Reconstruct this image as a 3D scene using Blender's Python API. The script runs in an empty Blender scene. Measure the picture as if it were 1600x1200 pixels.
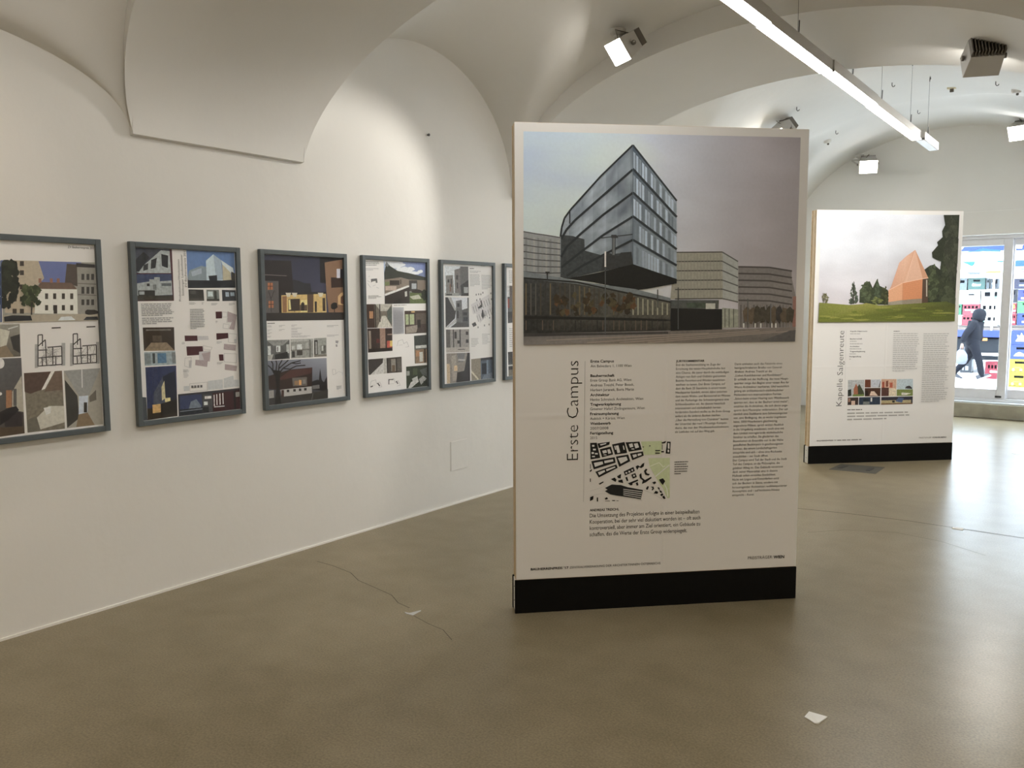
import bpy, bmesh, math, random
from mathutils import Vector, Matrix
random.seed(7)
sc = bpy.context.scene
COL = sc.collection

# ------------------------------------------------------------------ camera
F_PX, YAW, PITCH, ROLL = 1273.78, math.radians(37.1004), math.radians(5.6779), math.radians(-0.2496)
CAM = Vector((3.9608, 0.0, 1.5))
_fw = Vector((-math.sin(YAW) * math.cos(PITCH), math.cos(YAW) * math.cos(PITCH), -math.sin(PITCH)))
_r0 = Vector((math.cos(YAW), math.sin(YAW), 0)); _u0 = _r0.cross(_fw)
_r = _r0 * math.cos(ROLL) + _u0 * math.sin(ROLL); _u = -_r0 * math.sin(ROLL) + _u0 * math.cos(ROLL)
cd = bpy.data.cameras.new('camera'); cam = bpy.data.objects.new('camera', cd); COL.objects.link(cam)
cd.sensor_width = 36.0; cd.lens = F_PX / 1600 * 36; cd.clip_start = 0.05; cd.clip_end = 200
cam.matrix_world = Matrix(((_r.x, _u.x, -_fw.x, CAM.x), (_r.y, _u.y, -_fw.y, CAM.y), (_r.z, _u.z, -_fw.z, CAM.z), (0, 0, 0, 1)))
sc.camera = cam

# ------------------------------------------------------------------ sky, exposure
SKY, TUBE, FLOOD = 7.8, 14.5, 1.0
world = bpy.data.worlds.new('overcast_sky'); sc.world = world; world.use_nodes = True
bg = world.node_tree.nodes['Background']; bg.inputs[0].default_value = (0.79, 0.90, 1.0, 1); bg.inputs[1].default_value = SKY
vs = sc.view_settings; vs.view_transform = 'Standard'; vs.look = 'None'; vs.exposure = 0.95; vs.gamma = 1.0; vs.use_curve_mapping = False
sc.cycles.max_bounces = 10; sc.cycles.diffuse_bounces = 6; sc.cycles.transparent_max_bounces = 16
sc.cycles.sample_clamp_indirect = 6.0

# ------------------------------------------------------------------ helpers
def lin(c):
    return tuple(((v / 255) / 12.92 if v <= 10 else ((v / 255 + .055) / 1.055) ** 2.4) for v in c)

def ray(px, py):
    return _fw + _r * ((px - 800) / F_PX) - _u * ((py - 600) / F_PX)

def at_y(px, py, Y):
    d = ray(px, py); return CAM + d * ((Y - CAM.y) / d.y)

def at_x(px, py, X):
    d = ray(px, py); return CAM + d * ((X - CAM.x) / d.x)

def at_z(px, py, Z=0.0):
    d = ray(px, py); return CAM + d * ((Z - CAM.z) / d.z)

def new_mat(name):
    m = bpy.data.materials.new(name); m.use_nodes = True
    return m, m.node_tree.nodes, m.node_tree.links, m.node_tree.nodes['Principled BSDF']

def plain(name, col, rough=.6, metal=0.0, noise=0.0, scale=8.0, bump=0.0, bscale=None, spec=.5):
    m, N, L, P = new_mat(name)
    P.inputs['Roughness'].default_value = rough; P.inputs['Metallic'].default_value = metal
    P.inputs['Specular IOR Level'].default_value = spec
    P.inputs['Base Color'].default_value = (*col, 1)
    tc = N.new('ShaderNodeTexCoord')
    if noise or bump:
        n = N.new('ShaderNodeTexNoise'); n.inputs['Scale'].default_value = scale; n.inputs['Detail'].default_value = 6
        L.new(tc.outputs['Object'], n.inputs['Vector'])
        if noise:
            mr = N.new('ShaderNodeMapRange'); mr.inputs['From Min'].default_value = .25; mr.inputs['From Max'].default_value = .75
            mr.inputs['To Min'].default_value = 1 - noise; mr.inputs['To Max'].default_value = 1 + noise
            L.new(n.outputs['Fac'], mr.inputs['Value'])
            mx = N.new('ShaderNodeVectorMath'); mx.operation = 'SCALE'; mx.inputs[0].default_value = col
            L.new(mr.outputs['Result'], mx.inputs['Scale']); L.new(mx.outputs['Vector'], P.inputs['Base Color'])
        if bump:
            n2 = N.new('ShaderNodeTexNoise'); n2.inputs['Scale'].default_value = bscale or scale * 3; n2.inputs['Detail'].default_value = 5
            L.new(tc.outputs['Object'], n2.inputs['Vector'])
            b = N.new('ShaderNodeBump'); b.inputs['Distance'].default_value = bump; b.inputs['Strength'].default_value = .6
            L.new(n2.outputs['Fac'], b.inputs['Height']); L.new(b.outputs['Normal'], P.inputs['Normal'])
    return m

def emit(name, col, s):
    m, N, L, P = new_mat(name); P.inputs['Base Color'].default_value = (.8, .8, .8, 1)
    P.inputs['Emission Color'].default_value = (*col, 1); P.inputs['Emission Strength'].default_value = s
    return m

def glassy(name, refl=.015, tint=(1, 1, 1)):
    m, N, L, P = new_mat(name); N.remove(P)
    t = N.new('ShaderNodeBsdfTransparent'); t.inputs[0].default_value = (*tint, 1)
    g = N.new('ShaderNodeBsdfGlossy'); g.inputs['Roughness'].default_value = .02
    lw = N.new('ShaderNodeLayerWeight'); lw.inputs['Blend'].default_value = .5
    pw = N.new('ShaderNodeMath'); pw.operation = 'POWER'; pw.inputs[1].default_value = 4.5; L.new(lw.outputs['Facing'], pw.inputs[0])
    f = N.new('ShaderNodeMath'); f.operation = 'MULTIPLY_ADD'; f.inputs[1].default_value = .4; f.inputs[2].default_value = refl; L.new(pw.outputs[0], f.inputs[0])
    mx = N.new('ShaderNodeMixShader'); L.new(f.outputs[0], mx.inputs[0]); L.new(t.outputs[0], mx.inputs[1]); L.new(g.outputs[0], mx.inputs[2])
    L.new(mx.outputs[0], N['Material Output'].inputs[0])
    return m

def print_mat(name, creases=None, rough=.45):
    """flat print: colour attribute, its alpha sets how mottled the ink is; paper folds as fine relief"""
    m, N, L, P = new_mat(name); P.inputs['Roughness'].default_value = rough; P.inputs['Specular IOR Level'].default_value = .35
    a = N.new('ShaderNodeAttribute'); a.attribute_name = 'Col'
    tc = N.new('ShaderNodeTexCoord'); n = N.new('ShaderNodeTexNoise'); n.inputs['Scale'].default_value = 70; n.inputs['Detail'].default_value = 9
    L.new(tc.outputs['Object'], n.inputs['Vector'])
    s = N.new('ShaderNodeMath'); s.operation = 'MULTIPLY_ADD'; s.inputs[1].default_value = 2.2; s.inputs[2].default_value = -1.1; L.new(n.outputs['Fac'], s.inputs[0])
    k = N.new('ShaderNodeMath'); k.operation = 'MULTIPLY'; L.new(s.outputs[0], k.inputs[0]); L.new(a.outputs['Alpha'], k.inputs[1])
    o = N.new('ShaderNodeMath'); o.operation = 'ADD'; o.inputs[1].default_value = 1; L.new(k.outputs[0], o.inputs[0])
    v = N.new('ShaderNodeVectorMath'); v.operation = 'SCALE'; L.new(a.outputs['Color'], v.inputs[0]); L.new(o.outputs[0], v.inputs['Scale'])
    L.new(v.outputs['Vector'], P.inputs['Base Color'])
    if creases:
        crease_bump(N, L, P, tc, creases)
    return m

def crease_bump(N, L, P, tc, creases):
    sp = N.new('ShaderNodeSeparateXYZ'); L.new(tc.outputs['Object'], sp.inputs[0]); prev = None
    for axis, pos, wid in creases:
        d = N.new('ShaderNodeMath'); d.operation = 'SUBTRACT'; d.inputs[1].default_value = pos; L.new(sp.outputs[axis], d.inputs[0])
        ab = N.new('ShaderNodeMath'); ab.operation = 'ABSOLUTE'; L.new(d.outputs[0], ab.inputs[0])
        mr = N.new('ShaderNodeMapRange'); mr.interpolation_type = 'SMOOTHSTEP'
        mr.inputs['From Min'].default_value = 0; mr.inputs['From Max'].default_value = wid
        mr.inputs['To Min'].default_value = 1; mr.inputs['To Max'].default_value = 0; L.new(ab.outputs[0], mr.inputs['Value'])
        if prev is None: prev = mr.outputs['Result']
        else:
            ad = N.new('ShaderNodeMath'); ad.operation = 'MAXIMUM'; L.new(prev, ad.inputs[0]); L.new(mr.outputs['Result'], ad.inputs[1]); prev = ad.outputs[0]
    b = N.new('ShaderNodeBump'); b.inputs['Distance'].default_value = .003; b.inputs['Strength'].default_value = .3
    L.new(prev, b.inputs['Height']); L.new(b.outputs['Normal'], P.inputs['Normal'])

def obj(name, verts, faces, mat=None, parent=None, smooth=False, loc=None):
    me = bpy.data.meshes.new(name); me.from_pydata([tuple(v) for v in verts], [], faces); me.update()
    if smooth:
        for p in me.polygons: p.use_smooth = True
    o = bpy.data.objects.new(name, me); COL.objects.link(o)
    if mat: me.materials.append(mat)
    if parent: o.parent = parent
    if loc is not None: o.location = loc
    return o

class MB:
    def __init__(s): s.v = []; s.f = []
    def add(s, v, f):
        n = len(s.v); s.v += [tuple(q) for q in v]; s.f += [tuple(i + n for i in q) for q in f]; return s
    def box(s, x0, x1, y0, y1, z0, z1, M=None):
        v = [Vector((x, y, z)) for z in (z0, z1) for y in (y0, y1) for x in (x0, x1)]
        if M is not None: v = [M @ q for q in v]
        return s.add(v, [(0, 2, 3, 1), (4, 5, 7, 6), (0, 1, 5, 4), (2, 6, 7, 3), (0, 4, 6, 2), (1, 3, 7, 5)])
    def tube(s, pts, r, n=8, caps=True):
        pts = [Vector(p) for p in pts]; rings = []; base = len(s.v); up = None
        for i, p in enumerate(pts):
            d = (pts[min(i + 1, len(pts) - 1)] - pts[max(i - 1, 0)]).normalized()
            if up is None: up = Vector((0, 0, 1)) if abs(d.z) < .9 else Vector((1, 0, 0))
            a = d.cross(up).normalized(); b = a.cross(d).normalized(); up = b
            rr = r[i] if isinstance(r, (list, tuple)) else r
            s.v += [tuple(p + a * rr * math.cos(t) + b * rr * math.sin(t)) for t in [2 * math.pi * k / n for k in range(n)]]
        for i in range(len(pts) - 1):
            for k in range(n):
                k2 = (k + 1) % n; s.f.append((base + i * n + k, base + i * n + k2, base + (i + 1) * n + k2, base + (i + 1) * n + k))
        if caps:
            s.f.append(tuple(base + k for k in range(n))[::-1]); e = base + (len(pts) - 1) * n; s.f.append(tuple(e + k for k in range(n)))
        return s
    def lathe(s, prof, n=16, c=(0, 0, 0), M=None):
        base = len(s.v)
        for r, z in prof:
            for k in range(n):
                t = 2 * math.pi * k / n; q = Vector((c[0] + r * math.cos(t), c[1] + r * math.sin(t), c[2] + z))
                s.v.append(tuple(M @ q if M is not None else q))
        for i in range(len(prof) - 1):
            for k in range(n):
                k2 = (k + 1) % n; s.f.append((base + i * n + k, base + i * n + k2, base + (i + 1) * n + k2, base + (i + 1) * n + k))
        s.f.append(tuple(base + k for k in range(n))[::-1]); e = base + (len(prof) - 1) * n; s.f.append(tuple(e + k for k in range(n)))
        return s
    def build(s, name, mat, parent=None, smooth=False, bevel=0, loc=None):
        o = obj(name, s.v, s.f, mat, parent, smooth, loc)
        if bevel:
            b = o.modifiers.new('bevel', 'BEVEL'); b.width = bevel; b.segments = 2; b.limit_method = 'ANGLE'
        return o

def empty(name, loc=(0, 0, 0), rz=0.0):
    o = bpy.data.objects.new(name, None); COL.objects.link(o); o.location = loc; o.rotation_euler.z = rz; o.empty_display_size = .1
    return o

def tag(o, label, cat, group=None, kind=None):
    if label: o['label'] = label
    if cat: o['category'] = cat
    if group: o['group'] = group
    if kind: o['kind'] = kind
    return o

def struct(o, label=None, cat=None):
    o['kind'] = 'structure'
    if label: o['label'] = label
    if cat: o['category'] = cat
    return o

def blob(cx, cy, rx, ry, n=22, jag=.25):
    return [(cx + rx * math.cos(t) * (1 + random.uniform(-jag, jag)), cy + ry * math.sin(t) * (1 + random.uniform(-jag, jag))) for t in [2 * math.pi * k / n for k in range(n)]]

def R(x0, y0, x1, y1):
    return [(x0, y0), (x1, y0), (x1, y1), (x0, y1)]

# text outlines from the built-in typeface
_fc = bpy.data.curves.new('type', 'FONT'); _fo = bpy.data.objects.new('type', _fc); COL.objects.link(_fo)
_fc.resolution_u = 2
def glyphs(s, weight=0.0):
    _fc.body = s; _fc.offset = weight; _fc.fill_mode = 'FRONT'
    dg = bpy.context.evaluated_depsgraph_get(); dg.update()
    me = _fo.evaluated_get(dg).to_mesh()
    v = [(q.co.x, q.co.y) for q in me.vertices]; f = [tuple(p.vertices) for p in me.polygons]
    _fo.evaluated_get(dg).to_mesh_clear()
    return v, f

class Canvas:
    """flat printed matter on a plane: px (traced outline) -> (u, v) metres on the sheet -> local 3D"""
    def __init__(s, uv, to3, white, crop=(0, 0, 1), step=1.5e-5, off=.0006):
        s.uv0, s.to3, s.crop, s.step, s.off, s.clip = uv, to3, crop, step, off, None
        s.white = lin(white); s.tgt = None; s.reset()
    def reset(s): s.v = []; s.f = []; s.c = []; s.n = 0
    def uv(s, x, y):
        u, v = s.uv0(x, y)
        if s.clip: u = min(max(u, s.clip[0]), s.clip[1]); v = min(max(v, s.clip[2]), s.clip[3])
        return u, v
    def clip_to(s, bl, tr):
        a, b = s.uv0(*s.px(bl)), s.uv0(*s.px(tr)); s.clip = (a[0], b[0], a[1], b[1])
    def px(s, p): return (s.crop[0] + p[0] / s.crop[2], s.crop[1] + p[1] / s.crop[2])
    sat = 1.0
    def alb(s, c):
        q = [min(.92, a / w * .82) for a, w in zip(lin(c), s.white)]; g = .3 * q[0] + .6 * q[1] + .1 * q[2]
        return tuple(g + (a - g) * s.sat for a in q)
    def poly(s, pts, col, mottle=.25):
        s.n += 1; d = s.off + s.n * s.step; b = len(s.v)
        cols = col if isinstance(col, list) else [col] * len(pts)
        for p, c in zip(pts, cols):
            u, v = s.uv(*s.px(p)); s.v.append(s.to3(u, v, d)); s.c.append((*s.alb(c), mottle))
        s.f.append(tuple(range(b, len(s.v)))); return s
    def sky(s, q, nx, ny, fn, mottle=.05):
        s.n += 1; d = s.off + s.n * s.step; b = len(s.v)
        for j in range(ny + 1):
            for i in range(nx + 1):
                x, y = i / nx, j / ny
                p = [(q[0][k] * (1 - x) + q[1][k] * x) * (1 - y) + (q[3][k] * (1 - x) + q[2][k] * x) * y for k in (0, 1)]
                u, v = s.uv(*s.px(p)); s.v.append(s.to3(u, v, d)); s.c.append((*s.alb(fn(x, y)), mottle))
        for j in range(ny):
            for i in range(nx): a = b + j * (nx + 1) + i; s.f.append((a, a + nx + 1, a + nx + 2, a + 1))
    def line(s, a, b, w, col):
        dx, dy = b[0] - a[0], b[1] - a[1]; l = math.hypot(dx, dy) or 1; nx, ny = -dy / l * w / 2, dx / l * w / 2
        return s.poly([(a[0] + nx, a[1] + ny), (b[0] + nx, b[1] + ny), (b[0] - nx, b[1] - ny), (a[0] - nx, a[1] - ny)], col, 0)
    def path(s, pts, w, col):
        for a, b in zip(pts, pts[1:]): s.line(a, b, w, col)
    def bars(s, a, b, c, d, n, col, fill=.5, ragged=.12, h=None):
        """illegible lines of small type between corners a-b (top) and d-c (bottom)"""
        for i in range(n):
            t = (i + .5) / n; L = (a[0] + (d[0] - a[0]) * t, a[1] + (d[1] - a[1]) * t); Rr = (b[0] + (c[0] - b[0]) * t, b[1] + (c[1] - b[1]) * t)
            e = 1 - random.uniform(0, ragged) if i < n - 1 else random.uniform(.4, .7)
            hh = (h or math.hypot(d[0] - a[0], d[1] - a[1]) / n * fill); x = 0.0
            while x < e:
                w = random.uniform(.05, .17); x2 = min(e, x + w)
                p = (L[0] + (Rr[0] - L[0]) * x, L[1] + (Rr[1] - L[1]) * x); q = (L[0] + (Rr[0] - L[0]) * x2, L[1] + (Rr[1] - L[1]) * x2)
                s.line(p, q, hh, col); x = x2 + .018
        if s.tgt: s.build('text_block', *s.tgt)
    def text(s, body, left, right, cap, col=(20, 18, 16), weight=0.0, up=False, keep=None):
        """left/right: baseline ends (crop px); cap: capital height in crop px"""
        v, f = glyphs(body, weight)
        if not v: return
        x0 = min(q[0] for q in v); x1 = max(q[0] for q in v)
        A = s.uv(*s.px(left)); s.n += 1; d = s.off + s.n * s.step; b = len(s.v); c = s.alb(col)
        if up: C = s.uv(*s.px(right)); ln = abs(C[1] - A[1]); H = abs(s.uv(*s.px((left[0] - cap, left[1])))[0] - A[0]) / .729
        else: C = s.uv(*s.px(right)); ln = abs(C[0] - A[0]); H = abs(s.uv(*s.px((left[0], left[1] - cap)))[1] - A[1]) / .729
        kx = keep if keep else ln / (x1 - x0)
        for q in v:
            a_, b_ = (q[0] - x0) * kx, q[1] * H
            u, w = (A[0] - b_, A[1] + a_) if up else (A[0] + a_, A[1] + b_)
            s.v.append(s.to3(u, w, d)); s.c.append((*c, 0))
        s.f += [tuple(i + b for i in q) for q in f]
        if s.tgt: s.build('text_line', *s.tgt)
        return kx
    def build(s, name, mat, parent):
        if not s.v: return
        o = obj(name, s.v, s.f, mat, parent)
        at = o.data.color_attributes.new('Col', 'FLOAT_COLOR', 'POINT')
        for i, c in enumerate(s.c): at.data[i].color = c
        if name in ('text_block', 'text_line', 'text_column', 'credits', 'legend', 'quotation', 'footer'): o['kind'] = 'stuff'
        s.reset(); s.off += .00002
        return o

# ------------------------------------------------------------------ materials
PLASTER = plain('white_plaster', (.77, .76, .73), .85, noise=.035, scale=1.3, bump=.005, bscale=7)
CEIL = plain('ceiling_plaster', (.77, .763, .738), .85, noise=.04, scale=1.0, bump=.008, bscale=4)
BLACK = plain('black_laminate', (.004, .004, .004), .6, noise=.2, scale=30, spec=.15)
PLY = plain('plywood_edge', (.56, .40, .22), .6, noise=.18, scale=30)
PINE = plain('pine_core', (.62, .49, .32), .6, noise=.12, scale=14)
DARKGAP = plain('dark_seam', (.07, .05, .03), .8)
WHITEBOARD = plain('white_board', (.80, .79, .77), .5, noise=.02, scale=3)
FRAMEGREY = plain('grey_frame_lacquer', (.095, .115, .125), .42, noise=.08, scale=25)
PAPER = plain('poster_paper', (.9, .89, .88), .5, noise=.01, scale=5)
ALU = plain('brushed_aluminium', (.70, .70, .72), .4, 0, noise=.03, scale=20)
CONC = plain('concrete_sill', (.33, .31, .25), .8, noise=.2, scale=6, bump=.004, bscale=40)
LAMPGREY = plain('grey_lamp_housing', (.5, .485, .46), .5, noise=.03, scale=10)
LAMPDARK = plain('dark_heatsink', (.13, .115, .095), .5, noise=.1, scale=15)
WIRE = plain('steel_wire', (.10, .10, .10), .5, .3)
WHITEP = plain('white_plastic', (.75, .74, .72), .5)
DARKP = plain('dark_plastic', (.03, .03, .03), .5)
PANE = glassy('picture_glass')
WINGLASS = glassy('window_glass', tint=(.97, .985, .985))

# floor: ground, polished concrete
def floor_mat():
    m, N, L, P = new_mat('polished_concrete')
    tc = N.new('ShaderNodeTexCoord')
    def noise(sc_, det, vec=None):
        n = N.new('ShaderNodeTexNoise'); n.inputs['Scale'].default_value = sc_; n.inputs['Detail'].default_value = det
        L.new(vec or tc.outputs['Object'], n.inputs['Vector']); return n
    big = noise(.9, 8); mid = noise(6, 8); fine = noise(120, 3)
    cr = N.new('ShaderNodeValToRGB'); e = cr.color_ramp.elements
    e[0].position = .33; e[0].color = (.178, .146, .088, 1); e[1].position = .67; e[1].color = (.262, .220, .146, 1)
    mx = N.new('ShaderNodeMix'); mx.data_type = 'FLOAT'; mx.inputs[0].default_value = .38
    L.new(big.outputs['Fac'], mx.inputs[2]); L.new(mid.outputs['Fac'], mx.inputs[3]); L.new(mx.outputs[0], cr.inputs[0])
    mr = N.new('ShaderNodeMapRange'); mr.inputs['From Min'].default_value = .3; mr.inputs['From Max'].default_value = .7
    mr.inputs['To Min'].default_value = .8; mr.inputs['To Max'].default_value = 1.2; L.new(fine.outputs['Fac'], mr.inputs['Value'])
    v = N.new('ShaderNodeVectorMath'); v.operation = 'SCALE'; L.new(cr.outputs[0], v.inputs[0]); L.new(mr.outputs[0], v.inputs['Scale'])
    L.new(v.outputs['Vector'], P.inputs['Base Color'])
    r = N.new('ShaderNodeMapRange'); r.inputs['To Min'].default_value = .2; r.inputs['To Max'].default_value = .34
    L.new(big.outputs['Fac'], r.inputs['Value']); P.inputs['Roughness'].default_value = .29
    P.inputs['Specular IOR Level'].default_value = .19
    b = N.new('ShaderNodeBump'); b.inputs['Distance'].default_value = .002; b.inputs['Strength'].default_value = .06
    L.new(mid.outputs['Fac'], b.inputs['Height']); L.new(b.outputs['Normal'], P.inputs['Normal'])
    return m
FLOORM = floor_mat()

# ------------------------------------------------------------------ structure: vaulted hall
Z0, YB, YE, XR = 2.34, -4.2, 11.95, 8.5
BAYS = [(-3.02, -.96, .92), (.076, 2.142, .39), (3.178, 5.24, .92), (6.276, 8.34, .92), (9.376, 11.44, .92)]
BANDS = [-.442, 2.66, 5.758]
def Bv(X, y):
    a = 2.0
    e = math.sqrt(max(0, 1 - ((X - 2) / a) ** 2)); d = min(abs(y - c) for c in BANDS) - .518
    t = min(1, max(0, d) / 1.0); return Z0 + (1.1 + .28 * t * t * (3 - 2 * t)) * e
def Lv(X, y, pier=False):
    for a, b, h in BAYS:
        if a < y < b:
            c, w = (a + b) / 2, (b - a) / 2
            if pier: h = .92
            return Z0 + (h + .28 * min(X, 1.7) + (.2 * min(X, 1) if h < .5 else 0)) * math.sqrt(max(0, 1 - ((y - c) / w) ** 2))
    return Z0
def Vz(X, y):
    if X > 4.25: X = 8.5 - X
    if X > 4.0: return Lv(0, y, True)
    p, q = Bv(X, y), Lv(X, y); k = .05
    h = max(k - abs(p - q), 0) / k
    return max(p, q) + h * h * k * .25
xs = [2 - 2 * math.cos(math.pi / 2 * i / 40) for i in range(41)] + [2 + 2.0 * math.sin(math.pi / 2 * i / 30) for i in range(1, 31)]
xs += [4.001, 4.25, 4.499] + [8.5 - x for x in xs[::-1][0::2]]
ys = []; edges = [YB] + [q for b in BAYS for q in b[:2]] + [YE]
for i in range(len(edges) - 1):
    a, b = edges[i], edges[i + 1]; bay = i % 2 == 1; n = 56 if bay else 10
    for k in range(n):
        t = k / n; ys.append(a + (b - a) * ((1 - math.cos(math.pi * t)) / 2 if bay else t))
ys.append(YE)
V = [(x, y, Vz(x, y)) for y in ys for x in xs]; nx = len(xs)
Fc = [(j * nx + i, (j + 1) * nx + i, (j + 1) * nx + i + 1, j * nx + i + 1) for j in range(len(ys) - 1) for i in range(nx - 1)]
ceiling = struct(obj('ceiling', V, Fc, CEIL, smooth=True))

def arch(name, c, hw0=.518, flare=0.0, tilt=0.0):
    """transverse arch: soffit springing from a small ledge on the wall, edges flaring as it rises"""
    m = MB(); n = 72; L, X0, X1 = [], .028, 3.972
    prof = []
    for i in range(n + 1):
        t = math.pi * i / n
        x = 2 - (2 - X0) * math.cos(t) if t <= math.pi / 2 else 2 + (X1 - 2) * -math.cos(t)
        prof.append((x, Z0 - .01 + .945 * math.sin(t)))
    for s, (x, z) in enumerate(prof):
        hw = hw0 + flare * (z - Z0); top = z + .42; zf = z - tilt * (z - Z0)
        for y, zz in ((c - hw, top), (c - hw, z), (c + hw, zf), (c + hw, top)): m.v.append((x, y, zz))
    for s in range(n):
        for k in range(3): a = s * 4 + k; m.f.append((a, a + 1, a + 5, a + 4))
    hw = hw0
    for xx, yy in ((prof[0][0], -.03), (prof[-1][0], 4.02)):
        b = len(m.v); m.v += [(xx, c - hw, Z0 - .01), (xx, c + hw, Z0 - .01), (yy, c + hw, Z0 - .018), (yy, c - hw, Z0 - .018)]; m.f.append((b, b + 1, b + 2, b + 3))
        if yy < 0:   # cheeks closing the ledge to the wall
            for sgn in (-1, 1):
                b = len(m.v); m.v += [(xx, c + sgn * hw, Z0 - .01), (-.03, c + sgn * hw, Z0 - .018), (-.03, c + sgn * hw, Z0 + .3), (xx + .03, c + sgn * hw, Z0 + .3)]; m.f.append((b, b + 1, b + 2, b + 3))
    o = m.build(name, CEIL); struct(o)
    for p in o.data.polygons: p.use_smooth = True
    es = o.modifiers.new('split', 'EDGE_SPLIT'); es.split_angle = math.radians(35)
    return o
for i, c in enumerate(BANDS): arch('trim_%d' % (i + 1), c, flare=(.27 if i == 1 else 0.0), tilt=(.12 if i == 2 else 0.0))

struct(MB().box(-.3, XR + .3, YB - .3, YE + .3, -.2, 0).build('floor', FLOORM))
floor = bpy.data.objects['floor']
struct(MB().box(-.3, 0, YB - .3, YE + .3, 0, 4.2).build('wall_left', PLASTER))
struct(MB().box(XR, XR + .3, YB - .3, YE + .3, 0, 4.2).build('wall_right', PLASTER))
struct(MB().box(-.3, XR + .3, YB - .3, YB, 0, 4.2).build('wall_back', PLASTER))
WX0, WX1, WZ0, WZ1 = 1.30, 3.98, .2, 2.33
e = MB().box(-.3, WX0, YE, YE + .35, 0, 4.2).box(WX1, XR + .3, YE, YE + .35, 0, 4.2).box(WX0, WX1, YE, YE + .35, WZ1, 4.2)
struct(e.build('wall_end', PLASTER))
struct(MB().box(WX0 - .35, WX1 + .2, YE - .022, YE, WZ1, 2.625).build('trim_4', PLASTER, bevel=.004))
struct(MB().box(WX0, WX1, YE - .03, YE + .36, 0, WZ0 - .015).build('trim_5', CONC, bevel=.008))
struct(MB().box(WX0, WX1, YE - .01, YE + .36, WZ0 - .015, WZ0 + .004).build('trim_6', plain('zinc_sill', (.62, .66, .70), .35, .3, noise=.06, scale=30), bevel=.003))
ro = MB().box(-.6, XR + .6, YB - .6, YE + .36, 4.2, 4.4).build('ceiling_slab', CONC); struct(ro)
for k, (a, b) in enumerate([(5.24, 6.276), (8.34, 9.376)]):
    struct(MB().box(4.0, 4.5, a, b, 0, 2.6).build('wall_pier_%d' % (k + 1), PLASTER, bevel=.015))
struct(MB().box(0, .006, YB, YE, 0, .012).build('baseboard_left', plain('paint_bead', (.84, .83, .79), .7)))

# sliding shop window
win = struct(empty('window_1', (0, YE + .1, 0)))
def leaf(x0, x1, yo, names=True):
    z0, z1 = .245, 2.285; st = .1
    for a, b in ((x0, x0 + st), (x1 - st, x1)): MB().box(a, b, yo, yo + .045, z0, z1).build('stile', ALU, win, bevel=.003)
    MB().box(x0 + st, x1 - st, yo, yo + .045, z1 - .085, z1).build('top_rail', ALU, win, bevel=.003)
    MB().box(x0 + st, x1 - st, yo, yo + .045, z0, z0 + .12).build('bottom_rail', ALU, win, bevel=.003)
    MB().box(x0 + st, x1 - st, yo + .02, yo + .026, z0 + .12, z1 - .085).build('pane', WINGLASS, win)
leaf(WX0 + .04, 2.74, .02); leaf(2.66, WX1 - .04, .085)
MB().box(WX0, WX1, 0, .15, 2.285, WZ1).build('head_track', ALU, win, bevel=.003)
MB().box(WX0, WX1, 0, .15, WZ0 + .004, .245).build('floor_track', ALU, win, bevel=.003)
for a in (WX0, WX1 - .04): MB().box(a, a + .04, 0, .15, .245, 2.285).build('jamb', ALU, win)
MB().box(2.63, 2.70, -.005, .02, .262, .285).build('latch', DARKP, win, bevel=.004)

# joint and hairline cracks in the concrete
def strip(name, pts, w, mat, parent, z=.0006):
    P = [at_z(*p) for p in pts]; m = MB()
    for i, p in enumerate(P):
        d = (P[min(i + 1, len(P) - 1)] - P[max(i - 1, 0)]).normalized(); n = Vector((-d.y, d.x, 0)) * w / 2
        m.v += [(p.x + n.x, p.y + n.y, z), (p.x - n.x, p.y - n.y, z)]
    m.f = [(2 * i, 2 * i + 1, 2 * i + 3, 2 * i + 2) for i in range(len(P) - 1)]
    return m.build(name, mat, parent)
CRACK = plain('crack_dark', (.095, .078, .052), .7)  # even dark tone of the floor joint and hairline cracks
strip('floor_joint', [(1180, 786), (1243, 794), (1330, 803), (1420, 814), (1500, 826), (1600, 841), (1750, 862)], .011, CRACK, floor)
strip('crack', [(495, 877), (520, 884), (548, 895), (560, 907), (590, 920), (612, 930), (622, 942), (640, 950)], .005, CRACK, floor)
strip('crack', [(646, 962), (670, 975), (692, 984), (706, 1000)], .004, CRACK, floor)
strip('crack', [(1262, 832), (1320, 828), (1400, 832), (1470, 846), (1540, 868)], .004, CRACK, floor)

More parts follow.
